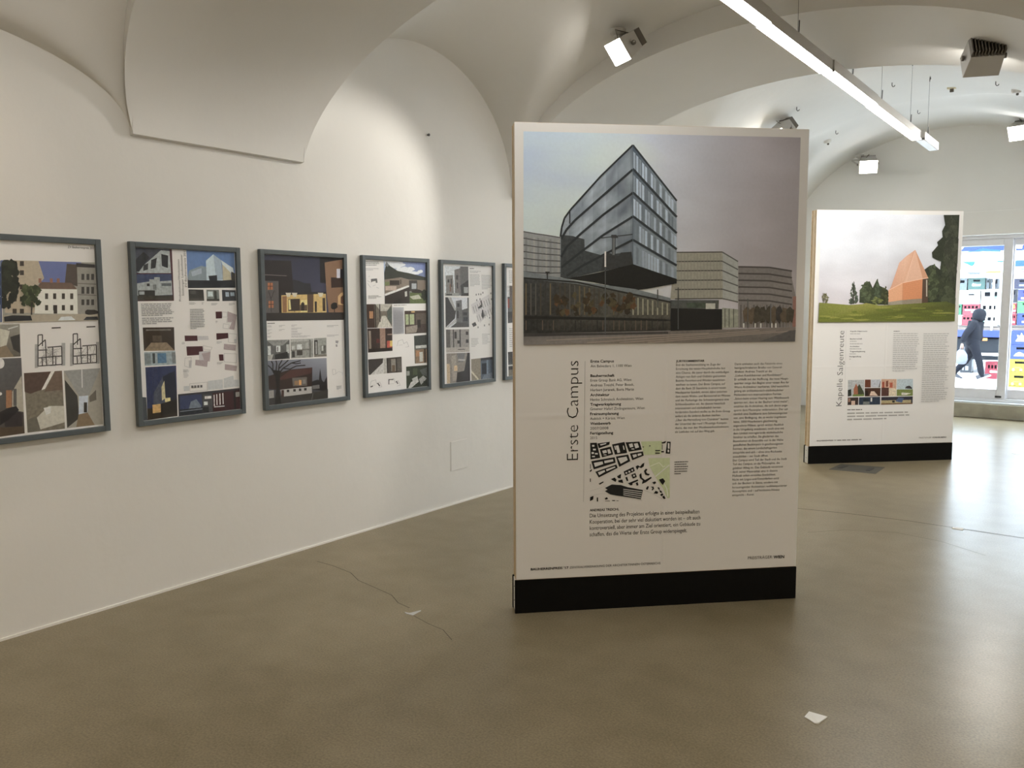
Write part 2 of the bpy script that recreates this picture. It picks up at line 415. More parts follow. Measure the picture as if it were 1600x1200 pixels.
# ------------------------------------------------------------------ display panels
PW, PH, PB, PT = 1.4339, 2.3241, .1642, .095
def panel(origin, ang, label, creases):
    t = tag(empty('display_panel', (origin[0], origin[1], 0), ang), label, 'display panel', 'freestanding exhibition panels')
    cr = [('X', creases[0], .014), ('Z', creases[1], .02)]
    m, N, L, P = new_mat('laminated_poster'); P.inputs['Base Color'].default_value = (.82, .81, .80, 1); P.inputs['Roughness'].default_value = .42
    crease_bump(N, L, P, N.new('ShaderNodeTexCoord'), cr)
    MB().box(.003, PW - .003, .001, .016, PB + .002, PH).build('front_board', PLY, t, bevel=.0015)
    MB().box(.003, PW - .003, PT - .015, PT, PB + .002, PH).build('back_board', PLY, t, bevel=.0015)
    MB().box(.009, PW - .009, .016, PT - .015, PB, PH - .004).build('seam', DARKGAP, t)
    for a in (.003, PW - .033): MB().box(a, a + .03, .024, PT - .025, 0, PH - .001).build('core_post', PINE, t, bevel=.001)
    MB().box(.033, PW - .033, .024, PT - .025, PH - .03, PH - .001).build('core_rail', PINE, t)
    for y0 in (-.001, PT - .011): MB().box(-.004, PW + .001, y0, y0 + .012, 0, PB).build('base_board', BLACK, t, bevel=.001)
    MB().box(.0, .004, .014, PT - .014, .004, PB - .004).build('bracket', WHITEP, t)
    for z in (.05, .12): MB().lathe([(.004, 0), (.004, .0015)], 8, M=Matrix.Translation((0, .05, z)) @ Matrix.Rotation(-math.pi / 2, 4, 'Y')).build('screw', WIRE, t)
    sheet = MB().box(.002, PW - .002, .0004, .001, PB + .004, PH - .001).build('poster_sheet', m, t)
    rev = MB().box(.002, PW - .002, PT, PT + .0006, PB + .004, PH - .001).build('rear_sheet', WHITEBOARD, t)
    pm = print_mat('poster_ink', cr, .42)
    o = Vector((origin[0], origin[1], 0)); ux = Vector((math.cos(ang), math.sin(ang), 0)); nn = Vector((math.sin(ang), -math.cos(ang), 0))
    def uv(px, py):
        d = ray(px, py); k = (o - CAM).dot(nn) / d.dot(nn); p = CAM + d * k - o; return (p.dot(ux), p.z)
    return t, sheet, pm, uv
P1O, P1A, P2O, P2A = (1.66455, 3.05968), math.radians(44.744), (1.65666, 7.60581), math.radians(44.246)
to_panel = lambda u, v, d: (u, -d, v)
pan1, sh1, pm1, uv1 = panel(P1O, P1A, 'large freestanding panel with the corner office building photograph, nearest the camera', (.735, .963))
pan2, sh2, pm2, uv2 = panel(P2O, P2A, 'freestanding panel with the wooden chapel photograph, standing in front of the shop window', (.72, .90))

# --- panel 1: photograph of the office buildings
C = Canvas(uv1, to_panel, (168, 160, 148), (790, 180, 3.157))
D = (38, 40, 40)
def cloud(x, y, seed, f=3.0):
    from mathutils import noise as mn
    return mn.fractal(Vector((x * f, y * f * 1.6, seed)), 1.0, 2.0, 4)
def sky1(x, y):
    c = cloud(x, y, 1.7, 2.4) * 11; l = (150 + 24 * y + 8 * math.sin(3 * x), 156 + 18 * y + 6 * math.sin(3 * x), 163 + 10 * y); r = (146 + 8 * y, 137 + 8 * y, 134 + 6 * y); t = min(1, max(0, (x - .25) / .6)); k = -12 * max(0, x - .85) / .15
    return tuple(min(250, max(5, l[i] * (1 - t) + r[i] * t + c + k)) for i in range(3))
C.sky([(88, 80), (1455, 110), (1425, 1115), (88, 1132)], 48, 40, sky1)
C.poly([(88, 572), (150, 585), (200, 592), (272, 603), (272, 802), (88, 770)], (118, 116, 110))
for k in range(6):
    y = 574 + k * 33; C.path([(88, y), (150, y + 11 - k), (200, y + 18 - k * 2), (272, y + 30 - k * 4)], 5, (62, 60, 56))
for k in range(9): C.poly(R(96 + k * 20, 600 + k * 2, 106 + k * 20, 770 + k), (104 + (k % 3) * 12, 102 + (k % 3) * 11, 96 + (k % 3) * 9), .1)
for k in range(6):
    y = 606 + k * 33; C.path([(88, y), (150, y + 11 - k), (200, y + 18 - k * 2), (272, y + 27 - k * 4)], 5, (66, 64, 60))
# middle building behind
C.poly([(835, 676), (1068, 673), (1146, 722), (1146, 922), (1068, 908), (812, 908)], (128, 122, 106))
for k, y in enumerate((677, 722, 768, 815, 860, 906)):
    C.path([(835, y), (1068, y - 2), (1146, 722 + k * 40)], 6, (70, 66, 58))
for k in range(14): C.line((850 + k * 16, 684), (850 + k * 16, 900), 2, (112, 106, 92))
C.poly([(1070, 678), (1145, 724), (1145, 918), (1070, 902)], (136, 134, 124), .2)
for k, y in enumerate((677, 722, 768, 815, 860, 906)): C.path([(1068, y - 2), (1146, 722 + k * 40)], 6, (78, 76, 70))
# far right building
C.poly([(1147, 745), (1300, 751), (1410, 768), (1410, 800), (1432, 900), (1428, 1048), (1147, 1048)], (104, 97, 90))
for k in range(6):
    y = 748 + k * 33; C.path([(1147, y), (1300, y + 3), (1412, y + 21)], 8, (66, 60, 56))
for k in range(16): C.line((1160 + k * 16, 935), (1160 + k * 16, 1046), 4, (60 + (k % 4) * 18, 55 + (k % 4) * 16, 50 + (k % 4) * 14))
C.poly([(1416, 895), (1432, 893), (1430, 1044), (1414, 1044)], (120, 86, 74))
# main building
C.poly([(320, 468), (288, 512), (270, 585), (270, 800), (320, 804)], [(134, 137, 136), (130, 133, 131), (118, 121, 119), (60, 62, 60), (60, 62, 60)], .3)
def glass1(x, y):
    n = cloud(int(x * 34) / 34, y, 9.3, 4.0) * 26 + (int(x * 34) * 7919 % 13 - 6) * .9; b = 118 - 34 * max(0, x - .55) - 30 * max(0, y - .6)
    return (b + n, b + 4 + n, b + 4 + n * .9)
C.sky([(312, 478), (627, 150), (627, 737), (312, 804)], 68, 40, glass1)
C.poly([(272, 590), (330, 596), (388, 612), (390, 668), (470, 690), (620, 676), (627, 737), (305, 806), (272, 800)], (52, 54, 52), .5)
C.poly([(627, 148), (843, 422), (843, 832), (627, 737)], [(60, 68, 74), (126, 132, 134), (120, 124, 124), (112, 118, 120)], .3)
for fl in range(5):
    y0 = 148 + fl * 116.5; y1 = 425 + fl * 79.5
    for k in range(15):
        t = (k + .15) / 15; t2 = t + .05; b0 = .24; g = random.choice([150, 140, 128, 112, 96]); c = (g, g + 5, g + 6)
        f = lambda t, q: (627 + 216 * t, (y0 + (y1 - y0) * t) + q * (116 - 37 * t))
        C.poly([f(t, b0), f(t2, b0 - .02), f(t2, .97), f(t, .97)], c, .1)
LL = [[(627, 148), (470, 300), (320, 466), (290, 508), (276, 555), (270, 600)], [(627, 268), (470, 405), (340, 520), (300, 565), (275, 610)], [(627, 383), (480, 492), (370, 585), (300, 650), (273, 700)], [(627, 500), (480, 592), (380, 668), (300, 730), (274, 752)], [(627, 615), (480, 690), (380, 742), (300, 794)]]
for i, l in enumerate(LL): C.path(l, 11 if i else 9, D)
for i in range(5): C.line((627, 148 + i * 116.8), (843, 423 + i * 79.6), 11 if i else 9, (44, 47, 48))
C.line((627, 150), (627, 737), 3, (70, 76, 78)); C.line((316, 474), (316, 536), 6, D)
C.poly([(300, 806), (450, 778), (627, 735), (843, 808), (843, 830), (700, 856), (640, 864), (560, 850), (420, 822)], (26, 26, 24), .2)
# crane mirrored in the glass
C.line((470, 606), (625, 588), 5, (52, 54, 52)); C.poly([(520, 590), (545, 590), (556, 606), (520, 606)], (50, 50, 48)); C.line((533, 606), (530, 690), 14, (88, 88, 84)); C.line((526, 606), (524, 690), 3, (44, 45, 44)); C.line((540, 606), (540, 690), 3, (44, 45, 44))
C.poly([(480, 694), (492, 680), (520, 682), (524, 690), (560, 694), (566, 678), (620, 674), (627, 735), (470, 770)], (46, 46, 44))
# podium, hoarding, street
C.poly([(88, 800), (350, 822), (630, 880), (812, 920), (812, 1062), (88, 1078)], [(50, 50, 47), (54, 52, 46), (70, 64, 52), (82, 78, 66), (40, 37, 32), (34, 33, 31)], .7)
C.poly([(88, 770), (272, 802), (360, 820), (640, 858), (812, 902), (812, 922), (630, 884), (350, 832), (88, 806)], (96, 98, 94), .3)
C.path([(88, 803), (350, 824), (630, 884), (812, 922)], 8, (30, 30, 28))
for k in range(30):
    x = 100 + k * 24; yt = 830 + max(0, x - 300) * .2; C.line((x, yt), (x, 985), 7, random.choice([(70, 66, 58), (46, 44, 40), (84, 72, 52), (58, 52, 42)]) if x < 620 else (126, 120, 98))
for k in range(60): C.poly(blob(random.uniform(240, 640), 935 + random.uniform(-50, 45), 13, 16, 10, .5), random.choice([(74, 52, 34), (50, 40, 28), (66, 58, 40), (42, 36, 28)]), .6)
C.poly([(88, 990), (630, 1000), (812, 1008), (812, 1016), (88, 1004)], (28, 28, 26))
for k in range(26): C.line((100 + k * 27, 1012), (100 + k * 27, 1060), 5, random.choice([(56, 50, 44), (36, 34, 32), (78, 66, 54)]))
C.poly([(813, 952), (1066, 956), (1066, 1062), (813, 1066)], (22, 22, 21), .1)
C.poly([(812, 912), (1050, 912), (1048, 955), (812, 952)], (66, 66, 60), .5); C.poly(R(985, 928, 1032, 956), (150, 146, 132)); C.poly(R(890, 925, 985, 950), (56, 62, 50), .6)
C.poly([(1066, 950), (1145, 958), (1145, 1046), (1066, 1050)], (122, 120, 104), .5)
for x in (1080, 1100, 1122): C.line((x, 955), (x, 1046), 4, (66, 64, 56))
for k in range(9): C.poly(blob(1185 + k * 27, 985, 20, 40, 12, .3), random.choice([(58, 52, 42), (78, 66, 52), (50, 46, 42)]), .5)
for x in (1172, 1228, 1256, 1310, 1330): C.line((x, 1026), (x, 1048), 7, (176, 172, 164))
C.poly([(88, 1076), (812, 1064), (1428, 1046), (1425, 1116), (700, 1123), (88, 1133)], [(82, 76, 70), (92, 84, 76), (104, 94, 84), (84, 78, 72), (98, 86, 74), (104, 96, 88)], .25)
C.poly([(88, 1074), (500, 1074), (800, 1068), (800, 1078), (88, 1092)], (50, 47, 43))
for a, b in [((400, 1122), (1250, 1062)), ((560, 1122), (1330, 1064)), ((700, 1121), (1390, 1066)), ((200, 1110), (1000, 1075))]: C.line(a, b, 4, (122, 108, 94))
C.poly([(1250, 1116), (1400, 1062), (1428, 1060), (1424, 1116)], (72, 68, 64))
for x, y0, y1, c in [(490, 672, 1078, (70, 70, 66)), (849, 850, 1056, (60, 60, 56)), (1192, 905, 1050, (72, 70, 66)), (1305, 930, 1048, (82, 80, 76)), (748, 860, 950, (58, 58, 54)), (205, 775, 815, (40, 40, 38))]: C.line((x, y0), (x, y1), 5, c)
C.poly(R(486, 672, 494, 748), (214, 212, 206)); C.line((195, 775), (216, 775), 6, (36, 36, 34))
C.build('photograph', pm1, sh1)
# --- panel 1: site plan
C.crop = (910, 680, 6.665); K = (14, 14, 13); G = (150, 152, 116); Wt = (166, 158, 147)
C.poly([(610, 66), (830, 60), (822, 198), (642, 206)], G, .1)
C.poly([(685, 240), (910, 235), (908, 650), (885, 656), (842, 560), (764, 440), (702, 330)], G, .1)
C.path([(690, 330), (760, 300), (800, 285), (840, 330), (860, 320)], 10, (168, 166, 140)); C.line((905, 310), (760, 430), 12, (168, 164, 146)); C.path([(840, 480), (880, 560), (890, 640)], 10, (168, 164, 146))
def block(o, *inner):
    C.poly(o, K, 0)
    for i in inner: C.poly(i, Wt, 0)
block([(80, 80), (150, 78), (186, 236), (84, 252)], R(100, 100, 125, 120), R(110, 140, 140, 158), R(95, 175, 120, 195), R(130, 185, 160, 200), R(100, 215, 130, 228))
block([(155, 86), (285, 68), (280, 98), (172, 136)], [(180, 95), (250, 80), (245, 92), (190, 108)])
block([(180, 146), (296, 118), (320, 200), (204, 230)], [(205, 162), (248, 152), (256, 180), (216, 192)], [(258, 150), (284, 144), (300, 186), (270, 194)], R(220, 200, 250, 208))
block([(308, 96), (438, 70), (466, 184), (338, 202)], [(345, 110), (374, 104), (394, 180), (364, 186)], [(330, 112), (340, 110), (352, 150), (340, 152)], [(420, 110), (430, 108), (440, 150), (428, 152)])
block([(448, 74), (594, 66), (618, 150), (484, 172)], [(482, 92), (520, 84), (530, 120), (495, 130)], [(535, 88), (575, 82), (590, 126), (552, 138)], R(510, 138, 540, 148))
block([(92, 270), (336, 228), (346, 286), (118, 356)], [(118, 288), (210, 272), (216, 300), (130, 330)], [(226, 266), (318, 250), (322, 272), (230, 292)])
block([(348, 222), (476, 200), (498, 270), (382, 330)], [(368, 238), (458, 222), (472, 258), (398, 298)])
block([(494, 190), (630, 168), (638, 212), (518, 260)], [(520, 204), (562, 196), (568, 220), (532, 236)], [(572, 194), (612, 186), (616, 204), (578, 218)])
block([(134, 380), (354, 304), (366, 340), (170, 440)], [(160, 386), (230, 362), (236, 380), (176, 416)], [(244, 356), (338, 324), (344, 336), (252, 376)])
for q in [[(295, 458), (335, 440), (355, 462), (345, 486)], [(360, 426), (402, 402), (398, 450), (370, 446)], [(372, 470), (415, 460), (425, 498), (374, 488)], [(446, 440), (465, 432), (478, 474), (462, 478)], [(473, 500), (576, 459), (581, 475), (522, 500), (520, 518), (500, 522)], [(554, 496), (575, 487), (584, 520), (565, 526)],
          [(553, 326), (576, 312), (600, 326), (620, 300), (645, 285), (638, 325), (612, 342), (588, 332), (570, 362)], [(592, 412), (612, 392), (618, 440), (650, 466), (715, 432), (720, 446), (660, 490), (618, 508), (628, 470), (598, 446)], [(640, 372), (660, 348), (676, 354), (662, 380), (672, 398), (702, 404), (690, 418), (654, 412)],
          [(796, 462), (838, 448), (862, 478), (836, 518), (812, 490)], [(726, 490), (758, 480), (768, 496), (745, 512)], [(662, 550), (678, 530), (692, 534), (680, 566), (664, 566)], [(710, 536), (740, 534), (746, 558), (724, 578), (722, 560), (732, 552)], [(780, 545), (796, 540), (806, 560), (800, 574)], [(742, 606), (762, 578), (790, 590), (780, 610)], [(800, 570), (822, 580), (832, 600), (808, 596)], [(806, 620), (832, 602), (842, 620), (826, 636)], [(830, 640), (850, 628), (866, 660), (846, 664)],
          [(820, 76), (872, 60), (862, 82), (830, 88)], R(758, 154, 808, 166), R(757, 180, 806, 192), R(820, 164, 848, 178), R(828, 96, 834, 150), R(695, 106, 708, 116), R(625, 118, 640, 126), [(80, 645), (115, 630), (112, 668), (78, 686)], R(150, 648, 162, 690), [(232, 660), (252, 645), (268, 662), (240, 672)], R(235, 682, 285, 687), R(310, 676, 340, 684), R(352, 680, 376, 685), [(76, 370), (98, 350), (96, 372), (78, 384)], [(168, 505), (216, 480), (220, 490), (182, 514)], R(78, 450, 86, 486), R(80, 300, 86, 350)]:
    C.poly(q, K, 0)
block([(428, 378), (530, 330), (546, 372), (444, 420)], R(448, 384, 466, 400), R(478, 370, 498, 388), R(510, 354, 526, 372)); block([(508, 410), (550, 394), (566, 434), (524, 452)], R(528, 412, 546, 430)); block([(880, 66), (918, 68), (912, 192), (866, 190)], R(888, 82, 906, 140), R(886, 150, 902, 176))
C.poly([(234, 548), (305, 512), (400, 518), (470, 540), (630, 570), (608, 666), (450, 640), (370, 630), (290, 615), (234, 582), (262, 566)], (20, 20, 19), .3)
for k in range(4): C.line((425, 562 + k * 19), (622 - k * 4, 588 + k * 21), 8, (150, 143, 133))
C.line((80, 580), (240, 530), 2, (140, 134, 124)); C.path([(80, 630), (200, 606), (300, 620), (480, 650), (620, 680)], 2, (140, 134, 124)); C.path([(640, 570), (740, 610), (830, 665)], 2, (130, 124, 114))
C.build('site_plan', pm1, sh1)
# --- panel 1: lettering
C.crop = (870, 550, 6.667)
C.text('Erste Campus', (222, 1124), (222, 92), 128, weight=-.012, up=True)
C.build('title', pm1, sh1); C.line((294, 95), (278, 1560), 3, (110, 104, 96)); C.build('rule', pm1, sh1)
for s, x0, x1, y, bold in [('Erste Campus', 352, 595, 110, 1), ('Am Belvedere 1, 1100 Wien', 352, 778, 160, 0), ('Bauherrschaft', 350, 600, 261, 1), ('Erste Group Bank AG, Wien:', 350, 780, 309, 0), ('Andreas Treichl, Peter Bosek,', 350, 803, 359, 0), ('Herbert Juranek, Boris Marte', 350, 803, 409, 0), ('Architektur', 348, 548, 461, 1), ('Henke Schreieck Architekten, Wien', 348, 900, 509, 0), ('Tragwerksplanung', 348, 668, 560, 1), ('Gmeiner Haferl Zivilingenieure, Wien', 347, 915, 607, 0), ('Freiraumplanung', 347, 645, 658, 1), ('Auböck + Kárász, Wien', 347, 706, 707, 0), ('Wettbewerb', 347, 560, 759, 1), ('2007/2008', 347, 537, 809, 0), ('Fertigstellung', 347, 587, 859, 1), ('2015', 347, 420, 908, 0)]:
    C.text(s, (x0, y), (x1, y), 29, (16, 15, 14) if bold else (46, 43, 40), .02 if bold else -.004)
C.build('credits', pm1, sh1)
C.crop = (1040, 550, 7.619)
C.text('JURYKOMMENTAR', (124, 121), (462, 116), 26, weight=.022)
for i, s in enumerate(['Erst die Stadtentwicklung im Zuge der', 'Errichtung des neuen Hauptbahnhofes bot', 'eine Chance, die zuvor durch die weitläufigen', 'Anlagen von Süd- und Ostbahn getrennten', 'Bezirke Favoriten und Wieden zusammen-', 'wachsen zu lassen. Der Erste Campus, auf', 'dem die Bank 25 Standorte in einem neuen', 'Headquarter bündelt, nimmt dabei zwischen', 'dem neuen Wohn- und Büroviertel im Westen', 'und der Parkanlage des Schweizergartens eine', 'Schlüsselposition ein. An diesem historisch', 'interessanten und städtebaulich heraus-', 'fordernden Standort wollte es die Erste Group', 'anders als die anderen Banken machen.', '„Über die Herstellung von Charakter“ lautete', 'der Untertitel des rund 170-seitige Kompen-', 'diums, das man den Wettbewerbsteilnehmern', 'als Leitfaden mit auf den Weg gab.']):
    x = 124 - i * .75; y = 166 + i * 46.9
    if i == 0: kx = C.text(s, (x, y), (655, y), 27, (50, 47, 43), -.004)
    else: C.text(s, (x, y), (x + 500, y), 27, (50, 47, 43), -.004, keep=kx)
C.build('text_column', pm1, sh1)
for i, s in enumerate(['Darin enthalten auch das Faksimile eines', 'handgeschriebenen Briefes von General-', 'direktor Andreas Treichl an die', '„Lieben Kandidatinnen und Kandidaten!“', 'Er schließt mit der Hoffnung, das neue Haupt-', 'quartier möge den Beginn einer neuen Ära für', 'Wiens Architektur markieren. Und tatsächlich', 'gelang ein architektonisch-städtebaulicher', 'Meilenstein von internationalem Format.', '„Schon beim ersten Hearing zum Wettbewerb', 'spürten wir, dass es der Bauherr ernst meint“,', 'erzählen die Architekten, die sich davon ange-', 'spornt dem Masterplan widersetzten. Der sah', 'nämlich eine Stadtkante zum Schweizergarten', 'vor, eine Bedingung, die es weder zugelassen', 'hätte, 5000 Mitarbeitern gleichwertig', 'angenehme Milieus, sprich weiten Ausblick', 'in die Umgebung anzubieten, noch eine mit', 'dem Umfeld interagierende städtebauliche', 'Struktur zu schaffen. Sie gliederten das', 'Bauvolumen als Ensemble von in der Höhe', 'gestaffelten Baukörpern in geschwungenen', 'Formen, das einem Landschaftsgarten', 'entspricht und sich – ohne eine Rückseite', 'auszubilden – zur Stadt öffnet.', 'Der Campus wird Teil der Stadt und die Stadt', 'Teil des Campus, so die Philosophie, die', 'gelebter Alltag ist. Das Gebäude verströmt', 'dank seiner Materialität eine in diesem', 'Maßstab selten erreichte Sinnlichkeit.', 'Nicht mit Logos und Firmenfarben setzt', 'sich der Bauherr in Szene, sondern mit', 'herausragender Architektur, wohltemperierter', 'Atmosphäre und – auf höchstem Niveau', 'entspricht – Kunst.']):
    x = 822 - i * .92; y = 155 + i * 45.9
    if i == 0: kx = C.text(s, (x, y), (1388, y), 27, (50, 47, 43), -.004)
    else: C.text(s, (x, y), (x + 500, y), 27, (50, 47, 43), -.004, keep=kx)
C.build('text_column', pm1, sh1)
C.crop = (1040, 660, 7.619)
C.bars((106, 458), (285, 452), (262, 622), (104, 625), 6, (66, 62, 57), .42, .3)
C.build('legend', pm1, sh1)
C.crop = (910, 680, 6.665)
C.text('ANDREAS TREICHL', (76, 793), (382, 785), 25, weight=.02)
for i, (s, x1) in enumerate([('Die Umsetzung des Projektes erfolgte in einer beispielhaften', 1217), ('Kooperation, bei der sehr viel diskutiert worden ist – oft auch', 1227), ('kontroversiell, aber immer am Ziel orientiert, ein Gebäude zu', 1225), ('schaffen, das die Werte der Erste Group widerspiegelt.', 1088)]):
    C.text(s, (76, 857 + i * 65), (x1, 840 + i * 65), 42, (36, 33, 30), 0)
C.build('quotation', pm1, sh1)
C.crop = (790, 540, 2.727)
C.text("BAUHERRENPREIS '17", (107, 958), (268, 950), 10, weight=.03)
C.text('ZENTRALVEREINIGUNG DER ARCHITEKTINNEN ÖSTERREICHS', (273, 950), (660, 931), 10, (40, 37, 34), .004); C.build('footer', pm1, sh1)
C.text('PREISTRÄGER', (1032, 911), (1135, 906), 13, (52, 48, 44)); C.text('WIEN', (1141, 907), (1187, 905), 13, weight=.03)
C.build('footer', pm1, sh1)

# --- panel 2: photograph of the chapel
C = Canvas(uv2, to_panel, (222, 219, 217), (1300, 320, 6.314), step=3e-5)
C.clip_to((-142, 1158), (1252, 100))
def sky2(x, y):
    c = cloud(x, y, 5.1, 2.6) * 16; t = max(0, min(1, (y - .35) / .5)); return tuple(min(250, q + c) for q in (212 - 14 * t, 213 - 22 * t, 220 - 24 * t))
C.sky([(-112, 92), (1252, 100), (1206, 1156), (-142, 1158)], 44, 36, sky2)
def tree(cx, base, top, w, c, n=16, con=False):
    h = base - top
    n *= 3
    for k in range(n):
        t = k / (n - 1); y = top + h * (.06 + .9 * t); ww = w * ((.15 + .85 * t) if con else math.sin(math.pi * (.12 + .8 * t)))
        C.poly(blob(cx + random.uniform(-.7, .7) * ww, y, ww * random.uniform(.2, .45), h * .06, 12, .45), (lambda g: tuple(min(250, int(q * g)) for q in c))(random.uniform(.95, 1.5)), .4)
tree(210, 975, 752, 62, (62, 68, 58), 14, True); C.line((212, 780), (212, 980), 7, (52, 48, 44))
C.poly([(268, 965), (272, 860), (320, 765), (372, 755), (400, 820), (445, 730), (470, 800), (512, 820), (548, 840), (552, 985), (400, 985)], (58, 64, 46), .5)
tree(335, 975, 752, 66, (60, 66, 48), 16); tree(445, 960, 730, 52, (60, 68, 52), 14, True); tree(520, 985, 800, 44, (58, 60, 40), 12); tree(440, 985, 905, 60, (88, 92, 56), 10)
tree(-66, 975, 870, 34, (84, 82, 60), 10); tree(-88, 970, 870, 18, (92, 88, 70), 8)
C.poly([(560, 990), (905, 980), (905, 640), (960, 600), (1000, 590), (1060, 640), (1070, 560), (1020, 540), (985, 520), (980, 470), (1040, 400), (1030, 370), (1085, 320), (1080, 260), (1110, 200), (1096, 102), (1252, 100), (1212, 985)], (50, 54, 42), .6)
tree(985, 975, 590, 90, (58, 64, 46), 16); tree(1130, 975, 330, 120, (52, 56, 42), 26, True); tree(1175, 760, 110, 90, (50, 52, 42), 22)
C.poly([(-133, 965), (0, 975), (160, 988), (290, 980), (330, 968), (450, 992), (560, 990), (900, 965), (1120, 955), (1216, 985), (1206, 1156), (-142, 1158)], [(120, 122, 62), (126, 128, 64), (132, 134, 68), (140, 138, 76), (150, 144, 88), (132, 132, 66), (118, 122, 58), (102, 108, 50), (84, 90, 42), (78, 82, 40), (92, 98, 44), (106, 112, 48)], .35)
for k in range(26): C.poly(blob(random.uniform(-100, 1180), random.uniform(1010, 1140), random.uniform(30, 110), 9, 12, .3), random.choice([(116, 120, 54), (100, 108, 46), (138, 138, 70)]), .4)
C.poly([(812, 445), (940, 722), (690, 770), (556, 842), (580, 790), (655, 570)], (212, 170, 146), .1)
C.poly([(812, 445), (700, 765), (556, 842), (580, 790), (655, 572), (720, 510)], [(206, 158, 132), (210, 164, 138), (204, 154, 128), (204, 154, 130), (214, 170, 146), (216, 176, 152)], .12)
C.poly([(812, 445), (885, 728), (940, 722)], (196, 146, 118), .1)
C.poly([(548, 842), (690, 770), (684, 980), (548, 986)], (214, 160, 126), .12); C.poly([(690, 770), (884, 730), (876, 968), (684, 980)], (204, 138, 100), .15); C.poly([(884, 730), (940, 722), (936, 965), (876, 968)], (84, 66, 54), .2)
C.poly(R(918, 740, 930, 905), (178, 170, 152)); C.poly([(548, 960), (684, 940), (684, 982), (548, 988)], (152, 142, 126)); C.poly([(684, 940), (876, 925), (876, 970), (684, 982)], (140, 128, 112), .2)
C.path([(552, 842), (690, 770), (884, 730), (940, 722)], 7, (226, 186, 160)); C.line((690, 770), (684, 940), 4, (188, 130, 98)); C.line((812, 445), (720, 760), 3, (226, 188, 164))
for k in range(10): C.line((692, 780 + k * 18), (880, 742 + k * 19), 1.5, (190, 126, 90))
C.build('photograph', pm2, sh2); C.clip = None
# collage
C.crop = (1240, 310, 2.79)
def pic(c, q, base, bits, mottle=.5):
    c.poly(q, base, mottle)
    a, b, d, e = q
    f = lambda x, y: ((a[0] * (1 - x) + b[0] * x) * (1 - y) + (e[0] * (1 - x) + d[0] * x) * y, (a[1] * (1 - x) + b[1] * x) * (1 - y) + (e[1] * (1 - x) + d[1] * x) * y)
    for shp, col in bits:
        if len(shp) == 4 and not isinstance(shp[0], tuple): shp = R(*shp)
        c.poly([f(*p) for p in shp], col, mottle)
pic(C, [(237, 792), (308, 791), (308, 862), (236, 864)], (176, 178, 178), [([(.35, .9), (.35, .55), (.5, .2), (.65, .55), (.65, .9)], (160, 104, 80)), ([(.62, .9), (.6, .4), (.7, .25), (.95, .7), (1, .9)], (66, 70, 54)), ([(0, .6), (.2, .55), (.22, .95), (0, 1)], (48, 52, 48)), ((.3, .88, .98, 1), (110, 128, 70))])
pic(C, [(311, 790), (336, 790), (336, 824), (310, 824)], (104, 60, 44), [])
pic(C, [(338, 790), (380, 789), (379, 824), (338, 824)], (186, 188, 196), [([(.8, 1), (.95, .2), (1, .2), (.9, 1)], (80, 74, 72))])
pic(C, [(310, 827), (379, 826), (378, 862), (310, 863)], (70, 46, 36), [([(.3, .9), (.4, .4), (.6, .4), (.85, .95)], (214, 190, 172)), ((.0, .3, .2, .9), (40, 30, 28))])
pic(C, [(383, 788), (448, 788), (447, 861), (382, 862)], (196, 160, 138), [((.05, .15, .2, .5), (160, 84, 66)), ((.3, .1, .45, .45), (120, 70, 56)), ((.55, .2, .75, .5), (176, 92, 72)), ((0, .5, .5, 1), (86, 58, 52)), ((.5, .55, 1, 1), (216, 200, 176))])
pic(C, [(450, 788), (520, 787), (519, 860), (449, 861)], (178, 190, 196), [((0, .62, 1, 1), (120, 130, 74)), ([(.5, .55), (.62, .42), (.8, .4), (.95, .52), (.95, .6)], (62, 58, 60)), ([(.3, .95), (.3, .8), (.9, .85), (.6, .95)], (214, 208, 196))])
pic(C, [(236, 868), (282, 867), (281, 900), (235, 901)], (64, 52, 50), [((.35, .45, .7, 1), (206, 178, 160)), ((.05, .1, .25, .6), (150, 116, 100))])
pic(C, [(285, 867), (377, 865), (377, 898), (284, 900)], (52, 62, 78), [((.55, .1, .62, .6), (206, 204, 200)), ((.2, .6, .5, .95), (116, 120, 118)), ((.2, .2, .45, .55), (40, 50, 56))])
pic(C, [(382, 866), (519, 863), (518, 896), (381, 899)], (50, 48, 58), [((0, .45, .95, .85), (168, 154, 120)), ((.35, .5, .43, .75), (30, 34, 36)), ([(.45, .6), (.55, .1), (.72, .2), (.66, .8)], (78, 92, 124)), ((0, .85, 1, 1), (112, 82, 60))])
C.build('photo_collage', pm2, sh2); C.tgt = (pm2, sh2)
C.crop = (1240, 310, 2.79)
C.text('Kapelle Salgenreute', (209, 905), (219, 577), 26, (62, 60, 62), -.012, up=True)
C.crop = (1260, 500, 7.5); H1, H2 = (78, 76, 78), (176, 173, 172)
C.text('Kapelle Salgenreute', (514, 138), (712, 136), 13, H1, .02)
for s, x0, x1, y, h in [('Bauherrschaft', 511, 652, 228, 1), ('Architektur', 508, 622, 317, 1), ('Tragwerksplanung', 508, 688, 376, 1), ('Fertigstellung', 504, 640, 435, 1)]: C.text(s, (x0, y), (x1, y), 14, H1, .02)
for x0, x1, y in [(512, 790, 161), (510, 700, 250), (508, 720, 279), (506, 735, 338), (505, 660, 397), (504, 540, 458)]: C.bars((x0, y - 6), (x1, y - 6), (x1, y + 6), (x0, y + 6), 1, H2, h=9, ragged=0)
C.line((466, 120), (446, 1000), 2, (190, 187, 186))
C.crop = (1370, 500, 6.0); T2 = (184, 181, 180)
C.bars((157, 101), (295, 99), (295, 109), (157, 110), 1, (110, 106, 106), h=6); C.bars((155, 118), (402, 118), (385, 482), (143, 486), 19, T2, .38, .14); C.bars((438, 120), (684, 118), (660, 765), (410, 772), 33, T2, .38, .16)
C.crop = (1240, 310, 2.79)
